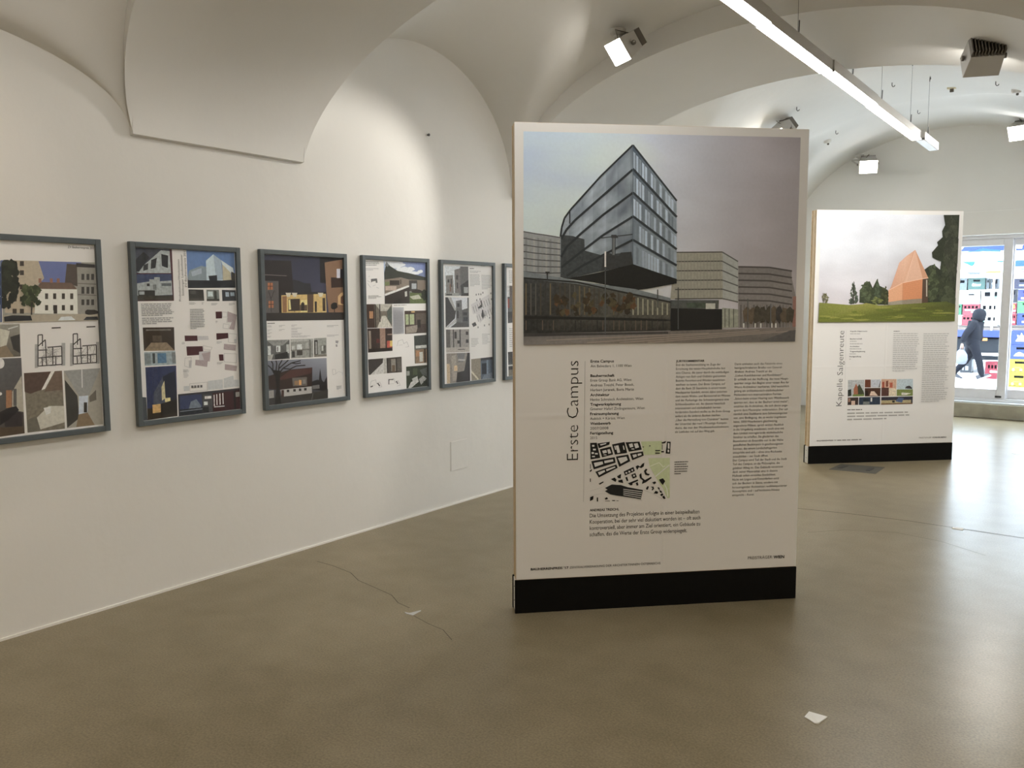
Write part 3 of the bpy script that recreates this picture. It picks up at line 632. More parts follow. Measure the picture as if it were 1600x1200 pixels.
C.bars((234, 917), (368, 915), (368, 924), (234, 926), 1, (118, 114, 112), h=4); C.bars((234, 930), (520, 925), (516, 962), (233, 971), 3, (166, 162, 159), .4, .1)
C.text("BAUHERRENPREIS '17", (101, 1059), (186, 1055), 5, (84, 80, 78), .03); C.bars((190, 1051), (384, 1045), (384, 1052), (190, 1058), 1, (126, 122, 120), h=4)
C.text('PREISTRÄGER', (546, 1046), (600, 1045), 6, (120, 116, 114)); C.text('VORARLBERG', (604, 1045), (665, 1044), 6, (84, 80, 78), .03)
C.tgt = None

# ------------------------------------------------------------------ framed posters along the wall
INK = print_mat('photo_ink', None, .4)
FZ0, FZ1, FD, RW = .8893, 1.8094, .03, .026
def framed(y0, y1, label, pane=True):
    t = tag(empty('framed_poster', (0, y0, FZ0)), label, 'framed poster', 'framed posters along the left wall')
    w, h = y1 - y0, FZ1 - FZ0
    for a in (0, w - RW): MB().box(.002, FD, a, a + RW, 0, h).build('frame_rail', FRAMEGREY, t, bevel=.002)
    for a in (0, h - RW): MB().box(.002, FD - .0005, RW, w - RW, a, a + RW).build('frame_rail', FRAMEGREY, t, bevel=.002)
    MB().box(.001, .006, .004, w - .004, .004, h - .004).build('back_board', PLY, t)
    s = MB().box(.012, .0142, RW, w - RW, RW, h - RW).build('poster_sheet', PAPER, t)
    if pane: MB().box(.0215, .0235, RW, w - RW, RW, h - RW).build('pane', PANE, t)
    def uv(px, py):
        p = at_x(px, py, .0145); return (p.y - y0, p.z - FZ0)
    def to3(u, v, d): return (.0138 + d, min(max(u, RW + .001), w - RW - .001), min(max(v, RW + .001), h - RW - .001))
    return s, uv, to3
WP = (205, 196, 186)

# poster cut by the left edge of the picture
s0, uvf, to3 = framed(1.335, 1.957, 'framed poster with street facade photograph and two floor plans, cut off at left')
C = Canvas(uvf, to3, WP, (0, 340, 3.16), step=3e-5, off=.0005); C.sat = .75
C.text('ZV Bauherrenpreis 2017', (335, 150), (470, 158), 12, (60, 58, 55), .01); C.build('lettering', INK, s0)
C.poly([(5, 210), (470, 222), (484, 508), (15, 518)], (150, 142, 126))
C.poly([(5, 210), (400, 220), (400, 330), (8, 320)], (98, 108, 158), .1)
C.poly([(30, 210), (190, 214), (218, 300), (180, 340), (180, 470), (25, 470)], (178, 158, 128), .2)
for x in (62, 98):
    for y in (215, 260, 330, 390, 450): C.poly(R(x, y, x + 20, y + 24), (66, 56, 46))
C.poly([(330, 228), (382, 232), (384, 340), (320, 322)], (84, 70, 60)); C.poly([(380, 232), (470, 240), (482, 480), (386, 476)], (146, 138, 124), .2)
C.poly([(376, 224), (470, 232), (471, 248), (376, 244)], (60, 54, 52))
for y, hh in ((278, 30), (342, 34), (404, 28)):
    for x in (402, 427, 450): C.poly(R(x, y, x + 14, y + hh), (62, 58, 52))
for y in (325, 380): C.line((384, y), (476, y + 4), 5, (112, 104, 92))
C.poly([(178, 352), (380, 352), (384, 476), (170, 474)], (214, 206, 188), .1); C.poly([(176, 352), (202, 318), (352, 322), (380, 354)], (112, 84, 66), .3)
for x in (190, 246, 280): C.poly(R(x, 300, x + 14, 322), (150, 96, 70))
for x in (222, 262, 305, 346):
    C.poly(R(x, 374, x + 15, 402), (70, 62, 52)); C.poly(R(x, 432, x + 15, 458), (70, 62, 52))
C.poly(R(264, 432, 282, 474), (58, 50, 44))
for k in range(34): C.poly(blob(random.uniform(8, 78), random.uniform(222, 430), 20, 22, 12, .4), random.choice([(40, 42, 32), (34, 36, 28), (50, 54, 38)]), .6)
for k in range(34): C.poly(blob(155 + random.uniform(-42, 42), 382 + random.uniform(-48, 48), 14, 14, 12, .4), random.choice([(62, 72, 38), (80, 88, 48), (48, 56, 30)]), .5)
C.line((156, 420), (154, 490), 7, (54, 44, 36))
C.poly([(14, 482), (482, 474), (484, 508), (15, 518)], (168, 152, 126), .2); C.poly([(18, 490), (60, 482), (150, 484), (158, 508), (20, 514)], (40, 40, 42)); C.poly([(285, 508), (300, 490), (350, 487), (372, 506)], (202, 202, 202)); C.poly([(410, 506), (425, 490), (480, 488), (483, 505)], (48, 48, 50)); C.poly(blob(450, 468, 36, 14, 12, .2), (52, 46, 40))
C.poly([(0, 212), (4, 212), (8, 515), (0, 517)], (60, 80, 120)); C.build('photograph', INK, s0)
C.poly([(-70, 529), (97, 525), (102, 686), (-66, 694)], [(140, 132, 116), (146, 138, 122), (96, 86, 72), (90, 82, 70)], .3)
C.poly([(0, 548), (48, 560), (30, 640), (0, 680)], (190, 182, 160)); C.poly([(50, 590), (98, 575), (100, 670), (66, 650)], (60, 56, 52)); C.poly([(-66, 660), (30, 630), (70, 688), (-66, 694)], (134, 112, 84)); C.line((40, 550), (90, 535), 6, (188, 184, 172)); C.build('photograph', INK, s0)
C.poly([(-66, 699), (105, 692), (122, 1065), (-54, 1090)], [(92, 90, 88), (90, 86, 84), (70, 60, 52), (80, 72, 62)], .3)
C.poly([(60, 860), (106, 780), (118, 960), (60, 950)], (168, 156, 134)); C.poly(R(30, 852, 58, 940), (160, 104, 60)); C.poly(R(66, 845, 82, 930), (92, 88, 82)); C.poly(blob(0, 720, 22, 26, 20, .03), (236, 228, 206)); C.poly(blob(2, 870, 8, 8, 10, .05), (230, 224, 200))
C.poly([(22, 975), (60, 945), (108, 965), (112, 1030), (24, 1034)], (54, 46, 48)); C.poly([(0, 960), (40, 940), (80, 930), (94, 950), (40, 1000), (0, 1026)], (38, 34, 36)); C.poly([(-54, 1040), (120, 1030), (122, 1065), (-54, 1090)], (84, 66, 48)); C.build('photograph', INK, s0)
C.poly([(118, 768), (306, 756), (321, 1042), (136, 1062)], (120, 108, 88), .5)
C.poly([(118, 768), (250, 760), (205, 850), (150, 870), (122, 860)], (86, 62, 50), .4); C.poly([(272, 758), (306, 756), (310, 850), (220, 860)], (110, 86, 68), .4); C.poly([(252, 760), (270, 758), (222, 846), (204, 852)], (226, 214, 190)); C.poly([(180, 990), (240, 930), (316, 930), (320, 1010), (200, 1046)], (190, 180, 160)); C.poly([(215, 940), (252, 932), (250, 965), (228, 975)], (206, 200, 188)); C.poly([(136, 1062), (134, 1000), (180, 980), (200, 1048)], (104, 96, 80)); C.build('photograph', INK, s0)
C.poly([(315, 756), (495, 743), (509, 1020), (331, 1040)], (158, 148, 130), .15)
C.poly([(320, 800), (382, 880), (392, 990), (332, 1038)], (62, 58, 52)); C.poly([(315, 756), (495, 743), (440, 878), (390, 880)], (146, 142, 134)); C.poly([(390, 882), (436, 878), (432, 962), (388, 972)], (186, 190, 198)); C.poly(R(414, 912, 430, 962), (58, 50, 42)); C.poly([(388, 972), (432, 962), (468, 1024), (376, 1034)], (132, 106, 74)); C.poly([(440, 885), (474, 850), (476, 900), (442, 912)], (104, 94, 80)); C.line((404, 750), (406, 840), 4, (222, 216, 202)); C.build('photograph', INK, s0)
def plan(x, y, w, h):
    C.poly([(x, y + 50), (x + 18, y + 50), (x + 18, y + h), (x, y + h + 4)], (160, 154, 146)); C.poly([(x + w - 18, y + 44), (x + w, y + 44), (x + w, y + h - 10), (x + w - 18, y + h - 8)], (160, 154, 146))
    for a, b in [((15, 5), (15, 160)), ((15, 60), (50, 28)), ((50, 28), (56, 155)), ((18, 118), (128, 108)), ((18, 158), (130, 150)), ((128, 62), (130, 150)), ((60, 66), (128, 60)), ((85, 62), (86, 150)), ((18, 80), (60, 78)), ((100, 108), (100, 150)), ((34, 120), (36, 156)), ((15, 5), (36, 3)), ((36, 3), (36, 60))]:
        C.line((x + a[0] * w / 145, y + a[1] * h / 165), (x + b[0] * w / 145, y + b[1] * h / 165), 5, (52, 48, 46))
    for k in range(26): C.line((x + random.uniform(20, w - 22), y + random.uniform(55, h - 6)), (x + random.uniform(20, w - 22), y + random.uniform(55, h - 6)), 1.2, (120, 114, 108))
    C.line((x + w * .55, y - 30), (x + w * .85, y - 32), 6, (60, 56, 52))
plan(172, 575, 150, 165); C.build('floor_plan', INK, s0); plan(346, 570, 146, 160); C.build('floor_plan', INK, s0)

# maroon poster
s1, uvf, to3 = framed(2.098, 2.722, 'framed poster with maroon photo block at its top left and dark strip along the bottom')
C = Canvas(uvf, to3, (200, 188, 180), (190, 360, 3.638), step=3e-5, off=.0005); C.sat = .75
MR, PG = (72, 26, 34), (160, 136, 134)
C.poly([(60, 70), (285, 92), (298, 400), (78, 403)], MR, .15)
pic(C, [(75, 88), (272, 101), (281, 243), (84, 243)], (62, 64, 74), [([(.0, .95), (.75, .1), (1, .12), (1, 1), (.1, 1)], (156, 156, 152)), ([(.75, .25), (.95, .3), (.92, .8), (.75, .72)], (34, 34, 38)), ([(.45, .5), (.62, .4), (.56, .8), (.42, .84)], (52, 52, 54)), ([(.22, .7), (.36, .62), (.34, .86), (.2, .92)], (56, 56, 58)), ([(0, .5), (.25, .2), (.4, .4), (.08, .95), (0, .95)], (44, 44, 48))])
pic(C, [(85, 249), (283, 248), (291, 395), (92, 398)], (54, 64, 92), [([(.0, .35), (.36, .28), (.36, .2), (.5, .2), (.5, .12), (.66, .12), (.66, .28), (1, .25), (1, .8), (0, .85)], (150, 150, 146)), ((.02, .62, .5, .82), (52, 50, 46)), ((.28, .36, .36, .46), (48, 48, 48)), ((.7, .35, .98, .46), (86, 88, 90)), ((.45, .4, .55, .6), (110, 110, 106)), ((0, .82, 1, 1), (62, 56, 48)), ((.05, .66, .2, .78), (150, 150, 148))])
C.build('photograph', INK, s1)
pic(C, [(368, 105), (640, 122), (648, 326), (377, 328)], (84, 116, 164), [((0, .72, 1, 1), (34, 36, 42)), ([(.0, .75), (.04, .55), (.3, .42), (.42, .45), (.42, .8), (.02, .8)], (124, 134, 140)), ([(.4, .8), (.4, .28), (.56, .1), (.72, .25), (.74, .8)], (176, 186, 190)), ([(.56, .1), (.72, .25), (.74, .78), (.6, .8)], (146, 158, 168)), ([(.74, .3), (.9, .42), (.92, .78), (.74, .8)], (176, 160, 128)), ([(.44, .68), (.62, .66), (.62, .8), (.46, .8)], (40, 44, 50)), ([(.72, .25), (.96, .45), (.98, .6), (.92, .6), (.74, .36)], (190, 192, 190)), ([(.92, .55), (1, .6), (1, .8), (.92, .8)], (60, 56, 50)), ([(.08, .58), (.3, .48), (.3, .62), (.1, .7)], (152, 160, 166))], .2)
C.build('photograph', INK, s1)
pic(C, [(380, 335), (465, 337), (470, 400), (383, 401)], (48, 44, 40), [((.1, .1, .5, .4), (70, 66, 60)), ((0, .8, 1, 1), (70, 62, 54))]); C.build('photograph', INK, s1)
pic(C, [(482, 337), (553, 338), (557, 402), (484, 402)], (110, 112, 106), [((.1, .15, .5, .6), (184, 188, 184)), ((.6, .1, .8, .9), (58, 58, 54)), ((0, .8, 1, 1), (60, 58, 54))]); C.build('photograph', INK, s1)
pic(C, [(570, 338), (648, 340), (652, 400), (573, 402)], (52, 52, 56), [((.25, .2, .5, .6), (150, 158, 168)), ((.6, .2, .9, .55), (130, 140, 150))]); C.build('photograph', INK, s1)
pic(C, [(120, 552), (298, 550), (302, 683), (127, 685)], (56, 42, 32), [([(0, 1), (.25, .65), (.75, .65), (1, 1)], (132, 106, 78)), ((.3, .35, .6, .62), (84, 68, 52)), ((.1, .08, .9, .14), (110, 100, 88))]); C.build('photograph', INK, s1)
pic(C, [(128, 693), (305, 685), (310, 762), (132, 770)], (140, 148, 150), [((.42, .12, .7, .85), (70, 108, 136)), ((.26, .1, .34, .85), (60, 66, 66)), ((0, .1, .2, .9), (112, 118, 118)), ((.88, .1, 1, .9), (110, 112, 112))]); C.build('photograph', INK, s1)
C.poly([(100, 948), (140, 949), (148, 1082), (110, 1105)], (62, 66, 70)); C.poly([(320, 932), (700, 893), (710, 1040), (325, 1060)], (50, 48, 52), .2); C.build('colour_band', INK, s1)
pic(C, [(135, 778), (310, 768), (318, 1055), (148, 1080)], (44, 52, 84), [((0, .78, 1, 1), (50, 40, 30)), ([(.2, .85), (.24, .5), (.55, .2), (.62, .8)], (70, 74, 88)), ([(.55, .2), (.95, .1), (1, .75), (.62, .8)], (30, 34, 50)), ([(.5, .4), (.6, .28), (.62, .62), (.5, .66)], (190, 170, 120)), ((.18, .72, .45, .88), (196, 146, 72)), ((.6, .62, .78, .7), (226, 186, 116)), ([(.46, .72), (1, .66), (1, .92), (.46, .95)], (34, 28, 24))]); C.build('photograph', INK, s1)
pic(C, [(330, 941), (455, 930), (460, 1036), (332, 1052)], (46, 56, 90), [((0, .7, 1, 1), (30, 34, 40)), ([(.4, .7), (.5, .35), (.75, .25), (.95, .6), (.95, .72)], (104, 112, 124)), ((0, .78, 1, .82), (120, 124, 130))]); C.build('photograph', INK, s1)
pic(C, [(461, 934), (515, 930), (518, 1030), (463, 1035)], (70, 68, 68), [((.2, .1, .9, .25), (214, 212, 206)), ((.1, .4, .5, .6), (190, 186, 180)), ((0, .7, .6, 1), (34, 34, 36))]); C.build('photograph', INK, s1)
pic(C, [(517, 925), (586, 918), (590, 1025), (520, 1030)], (60, 22, 26), [((.08, .1, .16, .7), (220, 214, 208)), ((.3, .08, .38, .66), (214, 208, 204)), ((.55, .06, .64, .66), (216, 210, 204)), ((.8, .05, .88, .64), (212, 206, 200)), ((.1, .72, .95, .78), (180, 170, 166))]); C.build('photograph', INK, s1)
pic(C, [(588, 916), (683, 905), (688, 1012), (592, 1022)], (62, 26, 32), [((.55, .1, .85, .35), (150, 140, 132)), ((.5, .0, .62, 1), (30, 22, 24))]); C.build('photograph', INK, s1)
for q, c in [([(358, 598), (430, 598), (432, 628), (360, 630)], MR), ([(432, 600), (492, 600), (495, 622), (432, 625)], (182, 172, 168)), ([(368, 660), (460, 658), (464, 690), (440, 708), (372, 712)], MR), ([(440, 690), (506, 682), (502, 745), (440, 742)], (180, 168, 164)), ([(455, 700), (505, 690), (500, 745), (470, 742)], PG), ([(420, 735), (490, 740), (486, 776), (418, 766)], PG), ([(382, 740), (400, 738), (396, 782), (384, 782)], (176, 166, 162)), ([(534, 462), (570, 461), (571, 500), (536, 501)], MR), ([(602, 460), (655, 480), (640, 566), (610, 560), (626, 522), (602, 520)], PG), ([(538, 585), (605, 583), (606, 612), (540, 622)], MR), ([(582, 645), (650, 651), (648, 684), (580, 676)], PG), ([(640, 618), (652, 618), (650, 642), (640, 640)], (176, 168, 164)), ([(552, 705), (578, 705), (580, 740), (556, 741)], MR), ([(587, 760), (656, 770), (652, 800), (586, 792)], PG), ([(490, 856), (575, 846), (576, 900), (492, 907)], (180, 174, 170)), ([(580, 842), (635, 825), (638, 850), (665, 848), (667, 886), (580, 896)], (180, 174, 170)), ([(352, 886), (384, 884), (385, 912), (354, 914)], (178, 172, 168))]: C.poly(q, c, .2)
for q in [[(572, 464), (600, 466), (600, 492), (572, 492)], [(600, 498), (630, 500), (628, 526), (598, 524)], [(578, 530), (612, 535), (608, 560), (576, 556)], [(608, 586), (654, 590), (652, 640), (606, 636)], [(582, 700), (654, 702), (652, 752), (584, 748)], [(462, 655), (514, 665), (508, 680), (464, 676)], [(360, 725), (396, 722), (384, 780), (356, 770)], [(386, 872), (486, 862), (488, 908), (388, 916)]]: C.path(q + q[:1], 1.6, (150, 142, 138))
for k in range(4): C.poly(R(395 + k * 17, 882 - k, 407 + k * 17, 896 - k), (96, 90, 88))
C.build('floor_plan', INK, s1)
C.tgt = (INK, s1); C.text('Probebühnen/Werkstätten', (338, 402), (328, 165), 12, (36, 32, 32), 0, up=True); C.text('Salzburger Landestheater', (355, 372), (343, 136), 12, (36, 32, 32), 0, up=True); C.text('ZV-Bauherrenpreis 2017', (372, 325), (360, 106), 12, (36, 32, 32), 0, up=True)
C.bars((110, 415), (292, 412), (298, 486), (113, 488), 8, (140, 132, 128), .55); C.bars((115, 495), (295, 492), (297, 532), (117, 536), 4, (140, 132, 128), .55); C.bars((388, 445), (470, 444), (474, 560), (390, 562), 12, (140, 132, 128), .55)
for x0, x1, y in [(384, 430, 408), (455, 470, 408), (510, 556, 412), (610, 652, 412), (534, 550, 512), (342, 366, 634), (540, 580, 630), (542, 580, 748), (350, 390, 790)]: C.bars((x0, y), (x1, y), (x1, y + 14), (x0, y + 14), 3, (150, 142, 138), .5, .4)
C.bars((350, 795), (384, 795), (386, 838), (352, 838), 7, (160, 152, 148), .4, .4); C.tgt = None; C.build('detail_drawing', INK, s1)

# night-time poster
s2, uvf, to3 = framed(2.852, 3.492, 'framed poster with large dusk photograph of a lit farmhouse above a white text strip')
C = Canvas(uvf, to3, (208, 200, 192), (390, 370, 4.135), step=3e-5, off=.0005); C.sat = .75
C.poly([(88, 88), (618, 118), (624, 535), (104, 543)], [(50, 50, 68), (52, 52, 72), (70, 70, 92), (62, 62, 82)], .1)
C.poly([(280, 275), (320, 285), (355, 300), (392, 300), (402, 362), (270, 362)], (44, 42, 48), .5)
C.poly([(90, 150), (268, 155), (284, 352), (240, 362), (240, 492), (100, 495)], (36, 27, 28), .3); C.poly([(96, 284), (187, 286), (191, 492), (103, 495)], (88, 80, 76), .25); C.line((98, 245), (240, 252), 4, (120, 104, 96))
for x, y in ((117, 297), (122, 414)):
    C.poly(R(x, y, x + 33, y + 45), (172, 96, 46)); C.line((x + 16, y), (x + 16, y + 45), 4, (70, 40, 28)); C.line((x, y + 22), (x + 33, y + 22), 4, (70, 40, 28))
C.path([(140, 490), (138, 400), (122, 350)], 3, (40, 34, 32)); C.path([(138, 400), (160, 345)], 3, (40, 34, 32))
C.poly([(205, 376), (492, 366), (497, 490), (207, 492)], (206, 166, 78), .3); C.poly([(210, 385), (240, 383), (240, 488), (214, 488)], (150, 100, 50)); C.poly([(250, 402), (325, 400), (324, 478), (250, 480)], (62, 46, 34), .3); C.poly([(330, 410), (372, 408), (374, 484), (330, 486)], (228, 196, 110), .3); C.poly([(322, 440), (372, 440), (372, 478), (322, 478)], (96, 74, 50))
C.poly([(252, 408), (262, 404), (268, 470), (254, 472)], (236, 200, 120)); C.poly([(332, 432), (344, 420), (354, 432), (352, 478), (334, 478)], (46, 36, 30)); C.line((290, 400), (290, 486), 4, (54, 40, 30))
C.poly([(372, 368), (412, 367), (412, 488), (374, 489)], (92, 66, 46), .2); C.poly([(420, 418), (434, 418), (434, 486), (422, 486)], (50, 38, 30)); C.poly([(470, 395), (488, 395), (490, 480), (472, 480)], (70, 52, 36)); C.poly([(200, 360), (495, 356), (495, 368), (200, 378)], (46, 40, 40))
for x in (250, 290, 458): C.poly([(x - 18, 362), (x + 18, 362), (x + 10, 388), (x - 8, 388)], (206, 190, 160))
C.poly([(452, 116), (622, 128), (620, 300), (486, 300), (456, 296)], (34, 29, 32)); C.poly([(484, 166), (622, 148), (622, 496), (512, 498), (496, 360)], (136, 96, 64), .2); C.poly([(525, 262), (622, 266), (622, 326), (527, 330)], (60, 38, 30)); C.poly(R(562, 207, 584, 266), (196, 190, 196)); C.poly(R(584, 210, 612, 266), (44, 40, 48)); C.poly([(570, 438), (570, 385), (590, 362), (614, 360), (614, 442)], (206, 160, 96)); C.poly([(588, 430), (588, 390), (612, 376), (612, 436)], (112, 66, 44))
C.poly(blob(546, 446, 22, 24, 16, .2), (40, 36, 32)); C.line((548, 460), (548, 492), 5, (36, 30, 28)); C.poly([(104, 492), (622, 488), (624, 536), (104, 544)], (50, 43, 40), .3); C.build('photograph', INK, s2)
pic(C, [(108, 668), (258, 664), (260, 788), (112, 797)], (94, 92, 88), [([(0, 0), (1, 0), (.7, .3), (.3, .3)], (134, 132, 126)), ((.05, .3, .18, .75), (196, 194, 186)), ((.42, .3, .6, .62), (206, 204, 196)), ((.46, .35, .5, .6), (90, 88, 84)), ((.86, .25, .98, .7), (176, 174, 166)), ([(.35, .75), (.9, .62), (.95, .95), (.35, 1)], (44, 42, 42)), ([(0, .8), (.3, .7), (.2, 1), (0, 1)], (168, 162, 150))]); C.build('photograph', INK, s2)
pic(C, [(263, 662), (410, 658), (412, 778), (267, 786)], (146, 142, 132), [([(0, 0), (1, 0), (1, .12), (0, .14)], (168, 164, 154)), ((.28, .28, .5, .56), (206, 204, 196)), ((.27, .6, .52, .86), (70, 64, 56)), ((.05, .62, .18, .95), (60, 56, 52)), ((.82, .05, .9, 1), (112, 108, 98)), ((0, .55, .85, .6), (112, 106, 96)), ((.05, .35, .18, .55), (190, 188, 178)), ((.65, .2, .8, .5), (164, 160, 150))]); C.build('photograph', INK, s2)
pic(C, [(415, 656), (496, 652), (498, 772), (417, 777)], (150, 148, 138), [((.02, .1, .3, .95), (58, 54, 48)), ((.12, .2, .24, .85), (160, 158, 150)), ((.55, .4, .95, .85), (96, 92, 84)), ((.6, .42, .75, .7), (180, 178, 168)), ((0, .88, 1, 1), (120, 112, 98))]); C.build('photograph', INK, s2)
C.poly([(112, 800), (497, 783), (506, 1053), (118, 1102)], [(112, 112, 122), (146, 146, 156), (52, 48, 46), (42, 38, 36)], .1)
C.poly([(120, 900), (260, 858), (405, 844), (404, 968), (200, 990), (120, 985)], (54, 36, 32), .3); C.poly([(190, 915), (262, 862), (404, 845), (398, 882), (205, 926)], (84, 48, 40), .3); C.poly([(275, 912), (370, 906), (372, 962), (280, 966)], (104, 94, 84)); C.poly(R(318, 925, 335, 958), (222, 150, 60)); C.poly(R(290, 930, 314, 958), (150, 108, 66)); C.poly(R(342, 922, 364, 950), (128, 118, 108))
C.poly([(200, 988), (402, 966), (403, 1012), (206, 1034)], (172, 164, 156), .1); C.poly([(122, 996), (156, 990), (158, 1040), (124, 1044)], (150, 142, 134))
for x in (240, 282, 318, 352): C.poly(R(x, 988 - (x - 240) * .1, x + 16, 1004 - (x - 240) * .1), (48, 42, 40))
C.poly(R(205, 990, 222, 1034), (70, 44, 36)); C.poly([(402, 935), (440, 922), (447, 928), (455, 850), (466, 925), (480, 940), (500, 900), (504, 1000), (402, 985)], (40, 36, 38)); C.poly([(404, 962), (450, 955), (452, 980), (406, 984)], (110, 104, 100))
C.poly([(118, 1046), (400, 1010), (506, 985), (506, 1053), (118, 1102)], (58, 54, 50), .3); C.path([(410, 1010), (400, 1060)], 3, (110, 106, 102))
C.poly([(162, 1090), (172, 980), (166, 900), (150, 860), (200, 866), (196, 900), (192, 990), (206, 1085)], (30, 25, 24))
for a in [[(170, 905), (140, 850), (118, 830)], [(180, 900), (215, 850), (270, 815), (330, 800)], [(185, 890), (190, 830), (210, 796)], [(215, 850), (260, 855), (300, 835), (360, 830)], [(150, 865), (150, 820), (140, 804)], [(190, 850), (230, 815), (250, 796)], [(270, 815), (300, 820), (330, 815)], [(170, 870), (175, 820), (170, 800)]]: C.path(a, 7, (34, 29, 28))
C.build('photograph', INK, s2)
C.tgt = (INK, s2); C.bars((115, 556), (190, 553), (190, 562), (115, 565), 1, (96, 90, 88), h=5); [C.bars((x, y), (x + w, y - 2), (x + w, y + 12), (x, y + 14), 2, (168, 160, 158), .45, .4) for x, y, w in [(115, 572, 40), (190, 570, 44), (115, 598, 34), (190, 596, 40), (115, 618, 30), (115, 640, 34), (270, 568, 36), (270, 588, 70), (270, 606, 60), (270, 622, 90), (270, 638, 150), (500, 570, 100), (500, 632, 80)]]
C.tgt = None
for q in [[(555, 670), (575, 672), (570, 690), (556, 686)], [(556, 695), (568, 696), (566, 712), (557, 710)]]: C.poly(q, (150, 142, 142), .4)
C.path([(535, 855), (555, 858), (558, 885), (538, 892), (535, 855)], 1.5, (160, 154, 152)); C.path([(558, 885), (575, 870), (600, 880), (598, 895)], 1.5, (170, 164, 162)); C.bars((560, 962), (596, 960), (598, 985), (562, 988), 4, (150, 144, 142), .5, .2); C.tgt = None; C.build('detail_drawing', INK, s2)

# mountain poster
s3, uvf, to3 = framed(3.622, 4.249, 'framed poster with blue sky and mountain photograph at its top right')
C = Canvas(uvf, to3, (226, 220, 212), (550, 380, 4.614), step=3e-5, off=.0005); C.sat = .75
C.poly([(228, 118), (548, 140), (548, 434), (236, 438)], [(176, 190, 214), (112, 132, 196), (110, 110, 90), (110, 104, 90)], .2)
for cx, cy, rx, ry in [(310, 150, 66, 28), (380, 195, 70, 26), (490, 205, 20, 12), (450, 215, 40, 12), (265, 130, 34, 16)]: C.poly(blob(cx, cy, rx, ry, 20, .25), (226, 226, 230), .2)
C.poly([(232, 215), (250, 132), (262, 150), (275, 165), (330, 200), (420, 218), (542, 246), (544, 290), (235, 280)], (58, 62, 52), .5); C.poly([(236, 160), (250, 132), (268, 160), (255, 170)], (120, 122, 122)); C.poly([(530, 170), (545, 170), (546, 250), (530, 240)], (196, 190, 180))
C.poly([(235, 262), (352, 246), (412, 262), (538, 268), (540, 345), (412, 350), (300, 345), (236, 372)], (138, 120, 102), .2); C.poly(R(272, 268, 342, 302), (62, 54, 48)); C.poly(R(236, 278, 270, 304), (118, 128, 70)); C.poly(R(346, 262, 356, 296), (92, 78, 66)); C.poly(R(412, 268, 470, 345), (66, 62, 58), .6); C.poly(R(430, 290, 464, 330), (170, 172, 172)); C.poly([(236, 365), (400, 305), (412, 305), (412, 318), (238, 380)], (222, 216, 206)); C.poly(R(240, 310, 320, 340), (196, 170, 150))
C.poly([(238, 382), (412, 315), (416, 434), (238, 438)], (58, 48, 42), .3); C.poly([(380, 350), (396, 345), (398, 382), (382, 386)], (196, 190, 176)); C.poly([(300, 425), (350, 395), (352, 434), (300, 436)], (40, 34, 30)); C.poly([(416, 355), (545, 345), (546, 434), (416, 434)], (98, 112, 56), .4); C.poly([(415, 385), (480, 370), (500, 400), (440, 406)], (190, 186, 160)); C.poly(blob(522, 375, 24, 34, 14, .3), (46, 52, 34), .5); C.poly(blob(470, 348, 34, 14, 12, .3), (54, 44, 40)); C.build('photograph', INK, s3)
pic(C, [(104, 440), (288, 438), (290, 608), (110, 612)], (120, 108, 90), [((0, 0, .3, 1), (70, 46, 34)), ((.1, .3, .25, .6), (190, 130, 70)), ([(.35, 0), (1, 0), (.8, .3), (.55, .3)], (190, 182, 164)), ([(.4, 1), (.6, .5), (.75, .5), (1, 1)], (206, 198, 178)), ([(.8, .3), (1, .1), (1, .9), (.82, .6)], (88, 96, 84)), ((.32, 0, .36, 1), (50, 42, 36)), ((.5, .0, .54, .75), (66, 58, 50))]); C.build('photograph', INK, s3)
pic(C, [(110, 615), (290, 612), (292, 776), (116, 789)], (62, 44, 36), [((.5, 0, .72, 1), (166, 128, 104)), ((.05, .1, .14, .9), (150, 130, 110)), ((.78, .55, .98, .85), (206, 70, 40)), ((.9, .55, 1, .8), (226, 190, 60)), ((.35, .45, .48, .62), (104, 34, 26)), ((.0, .85, 1, 1), (44, 32, 28)), ((.8, .25, 1, .3), (160, 130, 110))]); C.build('photograph', INK, s3)
pic(C, [(378, 488), (543, 485), (546, 645), (382, 655)], (78, 62, 52), [((.04, .15, .42, .6), (174, 184, 130)), ((.18, .12, .22, .62), (60, 48, 40)), ((.5, .12, 1, .6), (104, 88, 76)), ([(.05, .7), (.6, .62), (.5, .95), (.05, .98)], (160, 144, 126)), ((.3, .02, .45, .08), (220, 170, 90)), ((.55, .4, .7, .75), (48, 38, 34))]); C.build('photograph', INK, s3)
pic(C, [(447, 668), (548, 660), (552, 860), (453, 868)], (90, 96, 88), [((0, .0, 1, .35), (66, 72, 66)), ((.1, .36, 1, .46), (206, 206, 196)), ((.05, .5, 1, 1), (150, 118, 86)), ((.1, .55, .4, .75), (190, 130, 76)), ((.35, .6, .6, .95), (206, 200, 184)), ((.68, .5, .8, 1), (70, 54, 42))]); C.build('photograph', INK, s3)
pic(C, [(116, 838), (246, 828), (250, 938), (120, 950)], (206, 200, 190), [([(0, 0), (.84, 0), (.8, .3), (.1, 1), (0, 1)], (66, 58, 54)), ((.86, .0, 1, 1), (186, 180, 168))]); C.build('photograph', INK, s3)
pic(C, [(248, 828), (357, 818), (360, 930), (252, 938)], (78, 70, 62), [((.0, 0, .08, 1), (44, 40, 38)), ((.3, .1, .6, .9), (150, 140, 124)), ((.35, .5, .55, .95), (112, 90, 70)), ((.62, .05, .66, 1), (40, 36, 34)), ((.7, .1, .95, .9), (100, 92, 84))]); C.build('photograph', INK, s3)
